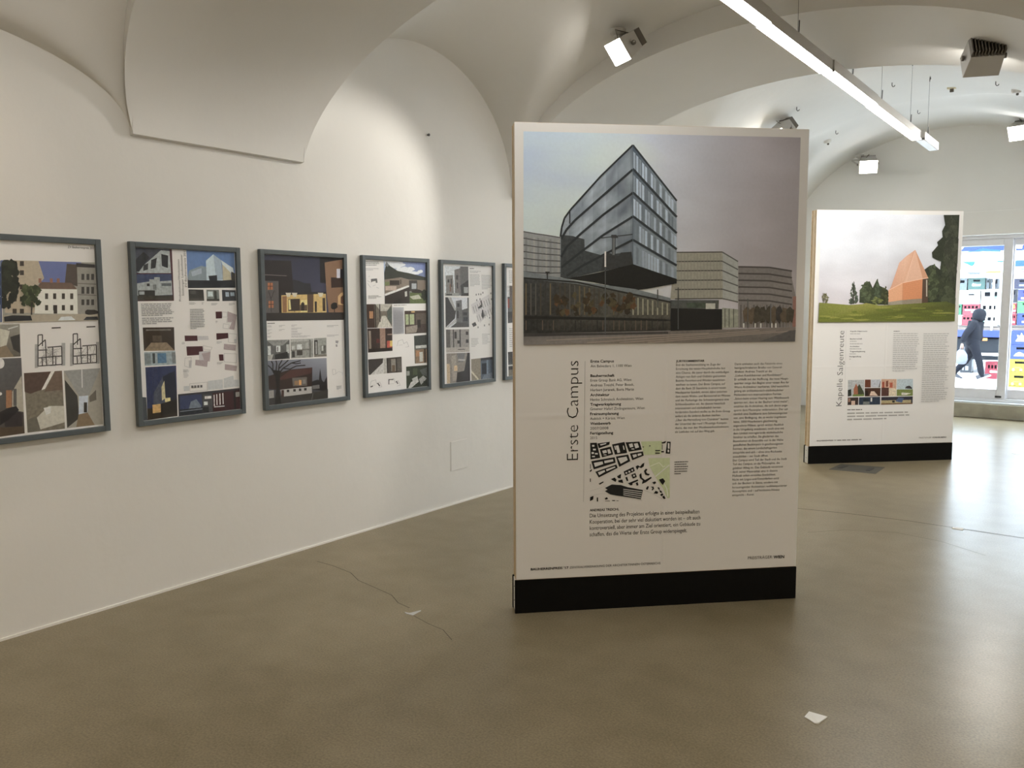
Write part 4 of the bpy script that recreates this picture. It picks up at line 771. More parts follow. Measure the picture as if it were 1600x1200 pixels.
pic(C, [(390, 890), (552, 877), (556, 1040), (393, 1054)], (52, 62, 44), [([(.08, .95), (.2, .7), (.5, .55), (.55, .7), (.2, .98)], (206, 202, 194)), ([(.25, .55), (.5, .45), (.5, .55), (.28, .66)], (190, 188, 178)), ([(.55, .6), (.75, .45), (.9, .6), (.65, .85)], (170, 170, 164)), ((.02, .2, .15, .4), (160, 160, 150)), ([(.6, .2), (1, .1), (1, .5), (.7, .4)], (92, 96, 92)), ((.3, .1, .5, .4), (72, 84, 52)), ((.75, .7, 1, 1), (40, 48, 38))]); C.build('photograph', INK, s3)
C.poly([(292, 462), (373, 462), (376, 652), (296, 657)], (186, 184, 186), .1); C.build('grey_panel', INK, s3); C.tgt = (INK, s3); C.bars((296, 466), (370, 466), (372, 650), (300, 654), 24, (156, 152, 152), .5, .1); C.bars((96, 128), (222, 132), (222, 162), (98, 165), 3, (150, 146, 142), .4, .3); C.bars((98, 178), (205, 180), (205, 196), (99, 198), 2, (180, 175, 172), .4, .3); C.bars((116, 376), (210, 374), (210, 398), (118, 402), 3, (130, 126, 122), .45, .3); C.bars((300, 444), (480, 440), (480, 448), (300, 452), 1, (160, 154, 150), h=5); C.tgt = None; C.build('detail_drawing', INK, s3)
C.poly([(136, 258), (180, 254), (184, 285), (172, 286), (170, 272), (148, 276), (138, 284)], (110, 108, 106), .3)
for q in [[(110, 270), (130, 280)], [(112, 290), (135, 320)], [(150, 310), (170, 300)], [(175, 318), (195, 325)], [(118, 240), (130, 238)]]: C.path(q, 3, (190, 188, 186))
for ox, oy in ((325, 695), (130, 985), (262, 975)):
    C.path([(ox, oy + 45), (ox + 8, oy + 10), (ox + 40, oy), (ox + 48, oy + 30), (ox + 70, oy + 15), (ox + 85, oy + 50), (ox + 60, oy + 55)], 1.6, (150, 146, 146)); C.path([(ox + 10, oy + 40), (ox + 40, oy + 38)], 1.5, (160, 156, 156))
C.poly(R(265, 980, 298, 986), (90, 86, 84)); C.poly(R(262, 980, 268, 1018), (90, 86, 84)); C.line((184, 1008), (200, 1030), 8, (70, 66, 66)); C.line((318, 994), (330, 1014), 7, (80, 76, 76)); C.line((132, 1036), (150, 1030), 8, (90, 86, 86)); C.build('floor_plan', INK, s3)

# courtyard poster
s4, uvf, to3 = framed(4.366, 4.992, 'framed poster with a column of grey courtyard photographs, nearest the big panel edge')
C = Canvas(uvf, to3, (214, 208, 200), (670, 390, 5.0), step=3e-5, off=.0005); C.sat = .75
pic(C, [(122, 128), (308, 133), (312, 362), (127, 362)], (206, 208, 206), [([(.05, 1), (.05, .32), (.35, .3), (.38, .9)], (128, 122, 114)), ([(.42, 1), (.42, .12), (.66, .06), (.68, .98)], (116, 108, 102)), ([(.66, 1), (.66, .0), (1, 0), (1, 1)], (96, 90, 88)), ([(.66, .65), (1, .45), (1, 1), (.7, 1)], (44, 42, 42)), ((.8, .7, .98, .9), (160, 160, 156)), ((.12, .45, .2, .55), (54, 50, 48)), ((.25, .42, .3, .7), (54, 50, 48)), ((.48, .3, .56, .45), (48, 44, 44)), ((.2, .6, .26, .85), (120, 84, 66)), ((.5, .55, .56, .75), (52, 48, 46)), ((0, .9, .6, 1), (150, 146, 138)), ((.05, .93, .3, .98), (60, 58, 56))]); C.build('photograph', INK, s4)
pic(C, [(129, 372), (312, 375), (315, 605), (132, 609)], (206, 206, 206), [([(0, 0), (.25, 0), (.45, .45), (.4, .7), (0, 1)], (58, 54, 54)), ([(.1, 0), (.25, 0), (.46, .42), (.4, .45)], (170, 166, 160)), ([(.45, .95), (.45, .12), (.7, .08), (.72, .9)], (104, 100, 98)), ((.5, .2, .6, .32), (40, 38, 38)), ((.48, .45, .56, .7), (52, 50, 50)), ([(.72, .9), (.7, .42), (.95, .36), (1, .9)], (84, 80, 78)), ((.75, .5, .92, .6), (40, 38, 40)), ((.76, .66, .94, .8), (46, 44, 46)), ([(0, 1), (.45, .7), (.48, .8), (.1, 1)], (180, 176, 170)), ([(.2, 1), (.5, .82), (1, .9), (1, 1)], (74, 70, 68)), ((.94, 0, 1, .9), (90, 88, 86))]); C.build('photograph', INK, s4)
pic(C, [(134, 625), (315, 622), (318, 799), (137, 806)], (150, 140, 130), [((0, 0, .18, .9), (96, 90, 84)), ((.3, 0, .34, 1), (36, 32, 32)), ((.58, 0, .63, .98), (36, 32, 32)), ((.36, .1, .46, .4), (48, 42, 40)), ((.85, .1, .96, .25), (48, 44, 42)), ((.85, .45, .97, .6), (46, 42, 40)), ((.48, .48, .6, .62), (50, 46, 44)), ((0, .78, 1, 1), (176, 164, 150)), ((.5, .86, .8, .9), (90, 80, 72))]); C.build('photograph', INK, s4)
pic(C, [(138, 811), (320, 805), (323, 1028), (142, 1049)], (140, 128, 114), [((0, .35, .14, 1), (196, 166, 124)), ([(.2, .1), (.4, .05), (.45, .9), (.25, .95)], (164, 150, 134)), ((.32, .42, .46, .6), (214, 180, 130)), ([(.45, 0), (.8, 0), (.72, .3), (.5, .32)], (112, 108, 106)), ([(.4, 1), (.45, .65), (.75, .62), (.9, .0), (1, 0), (1, 1)], (42, 38, 40)), ([(.5, .2), (.8, .22), (.78, .28), (.5, .26)], (180, 172, 164))]); C.build('photograph', INK, s4)
pic(C, [(331, 856), (497, 838), (499, 1008), (333, 1026)], (146, 132, 110), [([(.0, .5), (.35, .95), (.3, 1), (0, .62)], (206, 194, 166)), ((.45, .02, 1, 1), (84, 96, 110)), ((.5, .25, .72, .75), (34, 40, 50)), ((.72, .1, .8, .95), (120, 134, 150)), ((.45, .0, 1, .12), (58, 60, 66)), ([(.6, .8), (1, .7), (1, 1), (.5, 1)], (112, 122, 134))]); C.build('photograph', INK, s4)
C.poly([(330, 430), (470, 350), (490, 470), (400, 575), (370, 500), (345, 505)], (206, 198, 192), .1)
for k in range(8):
    x, y = 345 + k * 17, 445 - k * 9; C.line((x, y), (x + 14, y + 48), 5, (150, 144, 140)); C.line((x + 30, y + 70), (x + 44, y + 118), 5, (158, 152, 148))
for q in [[(380, 455), (408, 430), (402, 398), (412, 396), (418, 448), (392, 462)], [(410, 520), (416, 470), (424, 470), (432, 520), (424, 540)], [(436, 470), (442, 520), (436, 520)], [(335, 580), (362, 565), (374, 590), (348, 605)]]: C.poly(q, (70, 66, 66))
for x, y in [(366, 345), (385, 342), (402, 342), (418, 330), (370, 388), (395, 380), (430, 585), (466, 578), (470, 525), (480, 335), (484, 380), (380, 600)]: C.poly(R(x, y, x + 8, y + 14), (130, 124, 122))
C.build('site_plan', INK, s4)
C.tgt = (INK, s4); C.bars((320, 140), (400, 142), (400, 154), (320, 156), 1, (110, 104, 102), h=6); C.bars((320, 162), (440, 168), (440, 182), (322, 184), 2, (170, 164, 160), .4, .4); C.bars((320, 190), (398, 192), (402, 290), (322, 288), 9, (170, 164, 160), .45, .1); C.bars((410, 195), (488, 198), (490, 310), (412, 312), 10, (170, 164, 160), .45, .1); C.bars((330, 690), (390, 690), (392, 760), (332, 762), 6, (176, 170, 166), .4, .5); C.bars((415, 655), (480, 655), (482, 740), (418, 742), 7, (176, 170, 166), .4, .5); C.bars((405, 122), (480, 126), (480, 132), (405, 130), 1, (120, 114, 110), h=4); C.tgt = None; C.build('detail_drawing', INK, s4)

# poster mostly hidden behind the panel
s5, uvf, to3 = framed(5.108, 5.73, 'framed poster almost wholly hidden behind the left edge of the big panel')
C = Canvas(uvf, to3, (214, 208, 200), (670, 390, 5.0), step=3e-5, off=.0005); C.sat = .75
pic(C, [(612, 280), (760, 290), (760, 560), (618, 575)], (90, 84, 78), [((0, 0, .12, .3), (196, 190, 180)), ((.02, .35, .1, .6), (150, 60, 40)), ((.0, .7, 1, 1), (54, 48, 44))]); C.build('photograph', INK, s5)
pic(C, [(618, 800), (760, 790), (765, 985), (624, 1000)], (60, 56, 52), [((0, .5, 1, .56), (190, 184, 174)), ((0, .7, .3, .95), (120, 110, 96))]); C.build('photograph', INK, s5)
C.tgt = (INK, s5); C.bars((625, 160), (760, 165), (760, 260), (628, 262), 8, (170, 164, 160), .45, .2); C.bars((628, 610), (760, 612), (760, 760), (630, 764), 10, (170, 164, 160), .45, .2); C.tgt = None

# ------------------------------------------------------------------ small things on the wall
ap = MB().box(0, .004, 4.478, 4.668, .258, .478).build('access_hatch', PLASTER, bevel=.0015); tag(ap, 'small square painted access hatch low on the left wall', 'wall hatch')
q = at_x(668, 211, 0); nl = MB().lathe([(.006, -.004), (.006, .010), (.010, .011), (.009, .016)], 10, M=Matrix.Translation(q) @ Matrix.Rotation(math.pi / 2, 4, 'Y')).build('wall_nail', DARKP)
tag(nl, 'small dark nail in the bright lunette of the left wall', 'nail')

# ------------------------------------------------------------------ lights
TUBEM = emit('lit_diffuser', (1.0, .98, .94), TUBE); WARMM = emit('warm_fill_diffuser', (1.0, .84, .63), TUBE * 1.9)  # warm diffuser belongs to the added unseen pendants only
def pendant(y0, y1, dx, label, lit=True, warm=False):
    X, Z = 2.235 + dx, 3.06
    t = tag(empty('linear_pendant_light', (X, y0, Z)), label, 'pendant light', 'linear pendant lights in one row')
    l = y1 - y0
    MB().add([(-.045, 0, -.02), (.045, 0, -.02), (.045, 0, .055), (-.045, 0, .055), (-.045, l, -.02), (.045, l, -.02), (.045, l, .055), (-.045, l, .055)], [(0, 1, 2, 3), (7, 6, 5, 4), (1, 5, 6, 2), (2, 6, 7, 3), (4, 0, 3, 7)]).build('housing', LAMPGREY, t, bevel=.004)
    MB().box(-.041, .041, .004, l - .004, -.024, -.004).build('diffuser', (WARMM if warm else TUBEM) if lit else plain('unlit_diffuser', (.8, .8, .8), .3), t, bevel=.005)
    for k in (.002, l - .002): MB().box(-.045, .045, k - .002, k + .002, -.026, -.004).build('end_cap', LAMPGREY, t)
    for f in ((.5,) if l < 1.6 else (.18, .82)):
        top = Vz(X, y0 + l * f) - Z
        MB().tube([(0, l * f, .05), (0, l * f, top + .01)], .0013, 6).build('suspension_wire', WIRE, t)
        MB().tube([(0, l * f, .055), (.004, l * f + .01, .10), (.008, l * f, .16)], .004, 6).build('wire_gripper', WIRE, t)
        MB().tube([(0, l * f, top - .055)] + [(0, l * f + .018 - .018 * math.cos(a), top - .03 + .022 * math.sin(a)) for a in (0, .8, 1.6, 2.4, 3.0)], .004, 6).build('ceiling_hook', WIRE, t)
    return t
segs = [(1.0, 2.75, .0), (2.755, 4.62, .004), (4.625, 5.81, -.004), (5.815, 7.0, .006), (7.005, 8.73, -.002)]
for (a, b, dx), lab in zip(segs, ['lit linear pendant light overhead, first of the row and above the picture', 'lit linear pendant light entering at the top of the picture', 'lit linear pendant light in the middle of the row, under the arch', 'lit linear pendant light, fourth of the row and beyond the arch', 'farthest lit linear pendant light of the row']): pendant(a, b, dx, lab)
pendant(8.76, 9.45, .02, 'short unlit linear pendant light at the far end of the row', lit=False)
# unseen row of pendants added to light the room from the second aisle
for k, y in enumerate((-2.5, 0.3, 3.1, 5.9, 8.7)):
    t = pendant(y, y + 2.6, 4.1, 'added unseen linear pendant light over the right-hand aisle, number %s from the entrance end' % ('five', 'four', 'three', 'two', 'one')[k], warm=k < 2)
for k, y in enumerate((-3.2,)): pendant(y, y + 2.4, 0, 'added unseen linear pendant light in the rear bay', warm=True)  # unseen warm fill lamp added behind the camera

LENS = emit('lit_flood_lens', (1.0, .95, .87), 14.0)
def flood(mount, head, target, label, power, cone, col=(1, .95, .87), blend=.2, size=.11, lit=True, yaw_arm=0, box=False):
    mount, head, target = Vector(mount), Vector(head), Vector(target)
    t = tag(empty('flood_light', mount), label, 'flood light', 'ceiling flood lights')
    H = head - mount; d = (target - head).normalized()
    up = Vector((0, 0, 1)); rt = d.cross(up).normalized(); u2 = rt.cross(d).normalized()
    M = Matrix(((rt.x, d.x, u2.x, H.x), (rt.y, d.y, u2.y, H.y), (rt.z, d.z, u2.z, H.z), (0, 0, 0, 1)))   # x right, y forward, z up
    w, hh, dp = size, size * .82, size * (1.5 if not box else 1.5)
    MB().lathe([(.055, .005), (.055, -.02), (.03, -.035), (.018, -.06)], 16).build('ceiling_mount', LAMPGREY, t)
    # housing: flared box towards the lens
    a = .78 if not box else .92
    v = []
    for y, k in ((-dp, a), (0, 1.0)): v += [(-w * k, y, -hh * k), (w * k, y, -hh * k), (w * k, y, hh * k), (-w * k, y, hh * k)]
    m = MB(); m.add([M @ Vector(q) for q in v], [(3, 2, 1, 0), (0, 1, 5, 4), (1, 2, 6, 5), (2, 3, 7, 6), (3, 0, 4, 7)]); hs = m.build('housing', LAMPGREY, t, bevel=.004)
    m = MB()
    for k in range(11):
        x = -w * a * .95 + 2 * w * a * .95 * k / 10; m.box(x - .0035, x + .0035, -dp - .045, -dp - .0005, -hh * a * .92, hh * a * .92, M)
    m.build('heatsink', LAMPDARK, t)
    v = [(-w * .97, .001, -hh * .97), (w * .97, .001, -hh * .97), (w * .97, .001, hh * .97), (-w * .97, .001, hh * .97)]
    MB().add([M @ Vector(q) for q in v], [(0, 1, 2, 3)][::-1]).build('lens', LENS if lit else plain('dark_lens', (.05, .05, .05), .1), t)
    # bracket: U-shaped yoke from the mount to the two sides
    b = M @ Vector((0, -dp * .5, 0)); apex = Vector((0, 0, -.06)); yo = rt * (w + .016); top = b + (apex - b) * .8
    m = MB()
    for q1, q2 in ((b - yo, apex - yo * .75 + Vector((0, 0, -.005))), (b + yo, apex + yo * .75 + Vector((0, 0, -.005))), (apex - yo * .78, apex + yo * .78)): m.tube([q1, q2], .011, 4)
    m.build('yoke', LAMPGREY, t)
    for s in (-1, 1): MB().lathe([(.016, 0), (.016, .012)], 10, M=Matrix.Translation(b + yo * s) @ rt.to_track_quat('Z', 'Y').to_matrix().to_4x4()).build('knob', LAMPDARK, t)
    MB().tube([apex, apex + Vector((.03, -.02, -.05)), b + u2 * (hh + .05), M @ Vector((0, -dp - .03, hh * .5))], .004, 6).build('power_cable', LAMPDARK, t)
    if power:
        ld = bpy.data.lights.new('flood_beam', 'SPOT'); ld.energy = power * FLOOD; ld.spot_size = math.radians(cone); ld.spot_blend = blend; ld.color = col; ld.shadow_soft_size = .05
        lo = bpy.data.objects.new('flood_beam', ld); COL.objects.link(lo); lo.parent = t; lo.location = head + d * .03 - mount
        lo.rotation_euler = (-d).to_track_quat('Z', 'Y').to_euler()
    return t
flood((1.09, 5.0, 3.33), at_y(965, 82, 4.93), (.0, 2.8, 1.35), 'lit flood light on the near vault, aimed at the wall posters', 46, 64, blend=.5, size=.095)
flood((.93, 11.8, 3.46), at_y(1357, 261, 11.62), (2.2, 8.0, .6), 'lit flood light high on the far end wall, above the chapel panel', 60, 80)
flood((2.83, 11.5, 3.62), at_y(1592, 208, 11.3), (2.0, 7.0, .4), 'lit flood light at the far right, cut by the picture edge', 60, 80)
flood((3.17, 5.92, 3.09), at_y(1530, 104, 5.88), (2.2, 8.1, 1.5), 'grey flood light with heat-sink fins seen from behind, turned to the chapel panel', 75, 90, blend=.6, size=.1, box=True)
flood((.88, 8.98, 3.47), (.86, 8.85, 3.26), (0, 7.2, 1.2), 'flood light peeping over the top right corner of the big panel', 110, 80)
flood((1.05, 1.75, 3.25), (1.05, 1.72, 3.06), (0, .4, 1.2), 'extra unseen flood light on the vault left of the camera, outside the picture', 7, 90, col=(1, .82, .66), blend=.8)  # extra out-of-view lamp added to light the wall at the left

# ------------------------------------------------------------------ small things on the ceiling
def ceil_hit(px, py):
    d = ray(px, py); k = .5
    while k < 20:
        p = CAM + d * k
        if p.z > Vz(p.x, p.y) or p.y > YE - .01: return p
        k += .01
for (px, py), lab in [((1119, 128), 'white ceiling sensor left of the pendant lights'), ((1588, 141), 'white ceiling sensor beside the grey finned flood light'), ((1293, 220), 'white ceiling sensor above the chapel panel')]:
    p = ceil_hit(px, py); t = tag(empty('ceiling_sensor', p), lab, 'sensor', 'ceiling sensors')
    MB().lathe([(.045, .03), (.045, -.01), (.038, -.03), (.02, -.034)], 18).build('body', WHITEP, t); MB().lathe([(.012, -.032), (.012, -.05), (.004, -.054)], 10, c=(.012, -.01, 0)).build('detector_tip', LAMPDARK, t)
p = ceil_hit(1487, 137); t = tag(empty('cable_outlet', p), 'small yellowed cable outlet on the ceiling beside the grey finned flood light', 'outlet')
MB().box(-.04, .04, -.03, .03, -.012, .03).build('plate', plain('yellowed_plastic', (.66, .58, .38), .6), t, bevel=.003); MB().box(-.016, .02, -.012, .012, -.045, -.01).build('plug', LAMPDARK, t, bevel=.003)
spots = [((1044, 52), 'above the big panel, right of the near flood light'), ((1163, 118), 'near the left ceiling sensor'), ((1330, 70), 'left of the long pendant wire'), ((1394, 129), 'right of the long pendant wire'), ((1515, 71), 'beside the mount of the grey finned flood light'), ((1556, 127), 'below the grey finned flood light'), ((1245, 167), 'above the top right corner of the big panel'), ((1434, 172), 'left of the far pendant wire'), ((1306, 204), 'above the far ceiling sensor')]
for (px, py), lab in spots:
    p = ceil_hit(px, py); m = MB().tube([(0, 0, .03), (0, 0, -.03), (.008, 0, -.042), (.02, 0, -.042), (.028, 0, -.03)], .004, 6)
    o = m.build('ceiling_hook', WIRE, loc=p); tag(o, 'small dark ceiling hook ' + lab, 'hook', 'empty ceiling hooks')

# ------------------------------------------------------------------ small things on the floor
SCRAP = plain('white_paper', (.8, .8, .78), .6, noise=.03)
def scrap(pts, lab, th=.002, mat=SCRAP, curl=0):
    P = [at_z(*p) for p in pts]; c = sum(P, Vector()) / len(P); m = MB(); n = len(P)
    m.v = [(p.x - c.x, p.y - c.y, .0005) for p in P] + [(p.x - c.x, p.y - c.y, .0005 + th + (curl if i % 2 else 0)) for i, p in enumerate(P)]
    m.f = [tuple(range(n))[::-1], tuple(range(n, 2 * n))] + [(i, (i + 1) % n, n + (i + 1) % n, n + i) for i in range(n)]
    o = m.build('paper_scrap', mat, loc=(c.x, c.y, 0)); return tag(o, lab, 'paper scrap', 'scraps on the floor')
scrap([(1257, 1121), (1264, 1114), (1293, 1121), (1279, 1132), (1273, 1131)], 'white paper card lying on the floor near the camera', .003, curl=.003)
scrap([(1487, 826), (1489, 824), (1506, 826), (1504, 829)], 'small white scrap on the floor joint right of the big panel')
scrap([(1580, 708), (1582, 707), (1592, 709), (1591, 710.5)], 'small white scrap on the bright floor below the shop window')
scrap([(632, 957), (640, 958.5), (657, 954), (658, 955), (645, 962), (634, 959)], 'thin strip of clear tape on the floor left of the big panel', mat=plain('clear_tape', (.5, .5, .5), .2))
scrap([(1422, 671.5), (1424, 671), (1432, 672), (1431, 673)], 'tiny scrap on the floor behind the chapel panel') if False else None
# flush floor socket plate
Pq = [at_z(1295, 733.5), at_z(1368, 740.5), at_z(1383, 730), at_z(1314, 725)]; c = sum(Pq, Vector()) / 4
t = tag(empty('floor_socket', (c.x, c.y, 0)), 'dark flush floor socket plate in front of the chapel panel', 'floor socket')
m = MB(); m.v = [(q.x - c.x, q.y - c.y, z) for z in (-.01, .0012) for q in Pq]; m.f = [(0, 1, 2, 3)[::-1], (4, 5, 6, 7), (0, 1, 5, 4), (1, 2, 6, 5), (2, 3, 7, 6), (3, 0, 4, 7)]; m.build('plate', plain('dark_steel', (.075, .072, .06), .55, noise=.1), t)
for a in [[(1309, 731.5), (1316, 732.2), (1325, 728.5), (1318, 728)], [(1352, 735.5), (1359, 736.3), (1366, 731.8), (1358, 731)]]:
    Q = [at_z(*x) for x in a]; m = MB(); m.v = [(q.x - c.x, q.y - c.y, z) for z in (.001, .0035) for q in Q]; m.f = [(4, 5, 6, 7), (0, 1, 5, 4), (1, 2, 6, 5), (2, 3, 7, 6), (3, 0, 4, 7)]; m.build('finger_hole', DARKP, t)

# ------------------------------------------------------------------ street outside
GZ = -.15
struct(MB().box(-25, 30, YE + .36, 45, GZ - .2, GZ).build('ground_street', plain('pale_paving', (.62, .63, .65), .8, noise=.06, scale=2)))
fac = tag(empty('building', (2, 31, GZ)), 'pale rendered building across the street behind the truck', 'building')
MB().box(-16, 16, 0, 3, 0, 14).build('wall', plain('pale_render', (.72, .73, .74), .9, noise=.04, scale=1), fac)
for z in (4.6, 8.2):
    for k in range(9):
        x = -13.5 + k * 3.3; f = MB().box(x, x + 1.4, -.08, .02, z, z + 2).build('window', WHITEP, fac); MB().box(x + .1, x + 1.3, -.1, -.07, z + .1, z + 1.9).build('pane', plain('window_dark', (.18, .2, .22), .15) if 'window_dark' not in bpy.data.materials else bpy.data.materials['window_dark'], f)
MB().box(-16.2, 16.2, -.25, 3, 14, 14.4).build('cornice', WHITEP, fac)

# delivery truck with curtain side rolled up
TY = 21.0
tr = tag(empty('delivery_truck', (1.5, TY, GZ)), 'blue delivery truck with raised blue and white curtain, loaded with drink crates', 'truck')
def tl(px, py, Y=TY): p = at_y(px, py, Y); return (p.x - 1.5, p.z - GZ)
TBLUE = plain('truck_blue', (.01, .025, .16), .4); TARP = plain('white_tarpaulin', (.86, .87, .88), .5, noise=.02)
bz = tl(1540, 516)[1]; bz0 = tl(1540, 527)[1]
MB().box(-4.2, 3.6, 0, 2.4, bz0, bz).build('side_rail', TBLUE, tr, bevel=.01)
MB().box(-4.2, 3.6, .02, 2.4, bz, bz + .06).build('load_floor', plain('load_floor_wood', (.10, .08, .07), .7, noise=.2), tr)
MB().box(-4.0, 3.4, .5, 1.9, .45, bz0).build('chassis', plain('truck_chassis', (.010, .011, .013), .7, noise=.2, spec=.1), tr)
MB().box(-1.0, .35, .12, .6, .32, bz0 - .03).build('side_locker', plain('locker_grey', (.014, .017, .022), .6, noise=.1, spec=.15), tr, bevel=.02)
MB().box(.45, 1.2, .15, .6, .3, bz0 - .05).build('fuel_tank', plain('tank_black', (.006, .006, .008), .5, noise=.2, spec=.15), tr, bevel=.03)
g0 = tl(1520, 553); MB().box(-2.2, 1.3, -.02, .03, g0[1] - .03, g0[1] + .03).build('side_guard', WHITEP, tr, bevel=.008)
MB().box(.95, 1.0, -.02, .03, g0[1] - .25, g0[1] + .03).build('guard_bracket', WHITEP, tr)
for x in (-3.0, 2.2):
    wm = MB().lathe([(.2, -.02), (.46, 0), (.48, .05), (.48, .25), (.46, .3), (.2, .32)], 28, M=Matrix.Translation((x, .4, .48)) @ Matrix.Rotation(math.pi / 2, 4, 'X')); w = wm.build('wheel', plain('tyre_rubber', (.02, .02, .02), .8), tr); MB().lathe([(.22, 0), (.22, .04), (.08, .06)], 20, M=Matrix.Translation((x, .42, .48)) @ Matrix.Rotation(math.pi / 2, 4, 'X')).build('hub', LAMPGREY, w)
or_ = tl(1538, 529); MB().box(or_[0] - .06, or_[0] + .06, -.012, .0, bz0 - .075, bz0 - .02).build('side_marker', plain('orange_reflector', (.8, .25, .05), .3), tr)
cz0 = tl(1540, 430)[1]
MB().box(-4.2, 3.6, -.06, -.03, cz0, 3.6).build('curtain', TARP, tr); MB().box(-4.2, 3.6, 0, 2.4, 3.6, 3.66).build('roof', TARP, tr); MB().box(-4.2, 3.6, 2.36, 2.4, bz, 3.6).build('rear_curtain', TARP, tr)
for x in (-4.15, 3.5): MB().box(x, x + .1, 0, .1, bz, 3.6).build('corner_post', ALU, tr)
xp = tl(1553, 440)[0]; MB().box(xp - .02, xp + .02, .0, .05, bz, 3.6).build('centre_post', LAMPGREY, tr)
def tuv(px, py): return tl(px, py, TY - .06)
C = Canvas(tuv, lambda u, v, d: (u, -.0605 - d, v), (255, 255, 255), (1490, 370, 9.227), step=2e-4)
Bl, Cy = (24, 46, 125), (16, 66, 96)
C.poly([(-400, 60), (300, 85), (700, 98), (1400, 90), (1400, 185), (815, 200), (680, 200), (500, 190), (300, 205), (110, 215), (-400, 190)], Bl, .1); C.poly([(300, 200), (420, 165), (680, 190), (680, 215), (420, 212), (200, 226), (104, 226)], Cy, .1)
C.poly([(100, 135), (155, 128), (130, 175), (100, 190)], (250, 250, 252), 0); C.poly([(110, 360), (310, 356), (300, 400), (262, 428), (180, 388)], (22, 84, 92), .1); C.poly([(605, 345), (760, 345), (700, 370), (640, 366)], (26, 84, 96), .1)
C.poly([(790, 345), (1400, 320), (1400, 425), (960, 428), (815, 436)], (24, 64, 130), .1); C.poly([(800, 470), (1400, 440), (1400, 455), (800, 484)], (34, 54, 100), .1); C.poly([(800, 505), (1400, 480), (1400, 492), (800, 520)], (110, 34, 70), .1)
C.poly([(895, 165), (910, 112), (1000, 112), (985, 168)], (250, 250, 252), 0); C.poly([(460, 498), (680, 486), (680, 520), (470, 526)], (130, 104, 50), .1); C.poly([(180, 510), (330, 508), (430, 520), (330, 545), (210, 535)], (74, 80, 108), .6); C.line((90, 545), (1400, 520), 9, (74, 72, 80))
C.build('curtain_print', print_mat('tarp_ink', None, .4), tr)

# drink crates
CRM = {}
def crate_mat(c):
    k = tuple(c)
    if k not in CRM: CRM[k] = plain('crate_plastic', tuple(q * (.2 if min(c) < 225 else .6) for q in lin(c)), .4, noise=.04, scale=12)
    return CRM[k]
DARKIN = plain('crate_inside_shade', (.006, .007, .010), .8, spec=.1)  # near-black sheet standing in for the shade inside each crate
_cm = {}
def crate(pl, pr, ytop, ybot, Y, col, label, slots, marks=(), txt=None, dpt=.3):
    a, b = at_y(pl, ybot, Y), at_y(pr, ytop, Y); w, h = b.x - a.x, b.z - a.z
    t = tag(empty('drink_crate', (a.x, Y, a.z)), label, 'crate', 'drink crates')
    m = crate_mat(col); e = .003; s = sorted(slots)
    mb = MB().box(e, w - e, dpt - .015, dpt, 0, h).box(e, e + .015, .016, dpt - .015, 0, h).box(w - e - .015, w - e, .016, dpt - .015, 0, h).box(e, w - e, .016, dpt - .015, 0, .015)
    # front wall with its hand holes and bottle windows left open
    xsv = sorted({0, 1} | {q for r in s for q in (r[0], r[2])}); zsv = sorted({0, 1} | {q for r in s for q in (r[1], r[3])})
    for i in range(len(xsv) - 1):
        for j in range(len(zsv) - 1):
            cx, cz = (xsv[i] + xsv[i + 1]) / 2, (zsv[j] + zsv[j + 1]) / 2
            if any(r[0] < cx < r[2] and r[1] < cz < r[3] for r in s): continue
            mb.box(e + (w - 2 * e) * xsv[i], e + (w - 2 * e) * xsv[i + 1], 0, .016, h * zsv[j], h * zsv[j + 1])
    mb.build('body', m, t)
    MB().box(e + .016, w - e - .016, .03, .035, .016, h - .01).build('inner_shade', DARKIN, t)
    MB().box(0, w, -.006, .02, h - .025, h - .003).build('rim', m, t, bevel=.003)
    if marks or txt:
        cc = Canvas(lambda u, v: (u * w, v * h), lambda u, v, d: (u, -d, v), (255, 255, 255), (0, 0, 1), step=4e-4, off=.001)
        for q, c in marks: cc.poly(R(*q) if not isinstance(q[0], tuple) else q, c, 0)
        if txt: cc.text(txt[0], (txt[1], txt[2]), (txt[3], txt[2]), -txt[4], (250, 250, 250), .02)
        cc.build('emblem', print_mat('crate_ink', None, .4), t)
    return t
HS = [(.3, .68, .7, .84)]; BW = [(.08, .62, .22, .84), (.3, .62, .44, .84), (.52, .62, .66, .84), (.74, .62, .88, .84)]
TEAL, WHC, RED, BLU, YEL, NAV, GRN, GRY = (64, 128, 122), (242, 246, 244), (226, 70, 96), (58, 92, 190), (246, 224, 60), (56, 62, 110), (110, 220, 140), (120, 136, 148)
TC = TY + .12
crate(1497, 1511.5, 435, 453.5, TC, (150, 168, 176), 'pale grey crate on the truck, left end of the top row', [(.1, .62, .7, .84)])
crate(1512, 1540, 434, 452.5, TC, TEAL, 'teal crate with white lettering in the top row on the truck', HS, txt=('Gösser', .24, .3, .76, .24))
crate(1540.5, 1546.5, 435, 451.5, TC, GRY, 'narrow grey crate beside the teal lettered crate', [(.3, .62, .8, .82)])
crate(1547, 1560, 435.5, 451.5, TC, (104, 116, 132), 'dark grey crate at the right end of the top row behind the left pane', [(.2, .5, .4, .9), (.6, .5, .85, .9)], [((.2, .45, .42, .6), (220, 226, 228))])
crate(1501, 1532, 453.5, 474.6, TC, WHC, 'white crate with a dark slot in the second row on the truck', [(.38, .62, .7, .74)])
crate(1532.5, 1561, 452, 474, TC, WHC, 'white crate with bottle windows in the second row on the truck', [(.18, .5, .52, .82), (.72, .5, .92, .82)], [((.16, .16, .55, .45), (206, 232, 226)), ((.72, .3, .92, .5), (110, 160, 150))])
crate(1495, 1503, 475, 492, TC, (50, 170, 120), 'green crate just visible beside the chapel panel edge', HS)
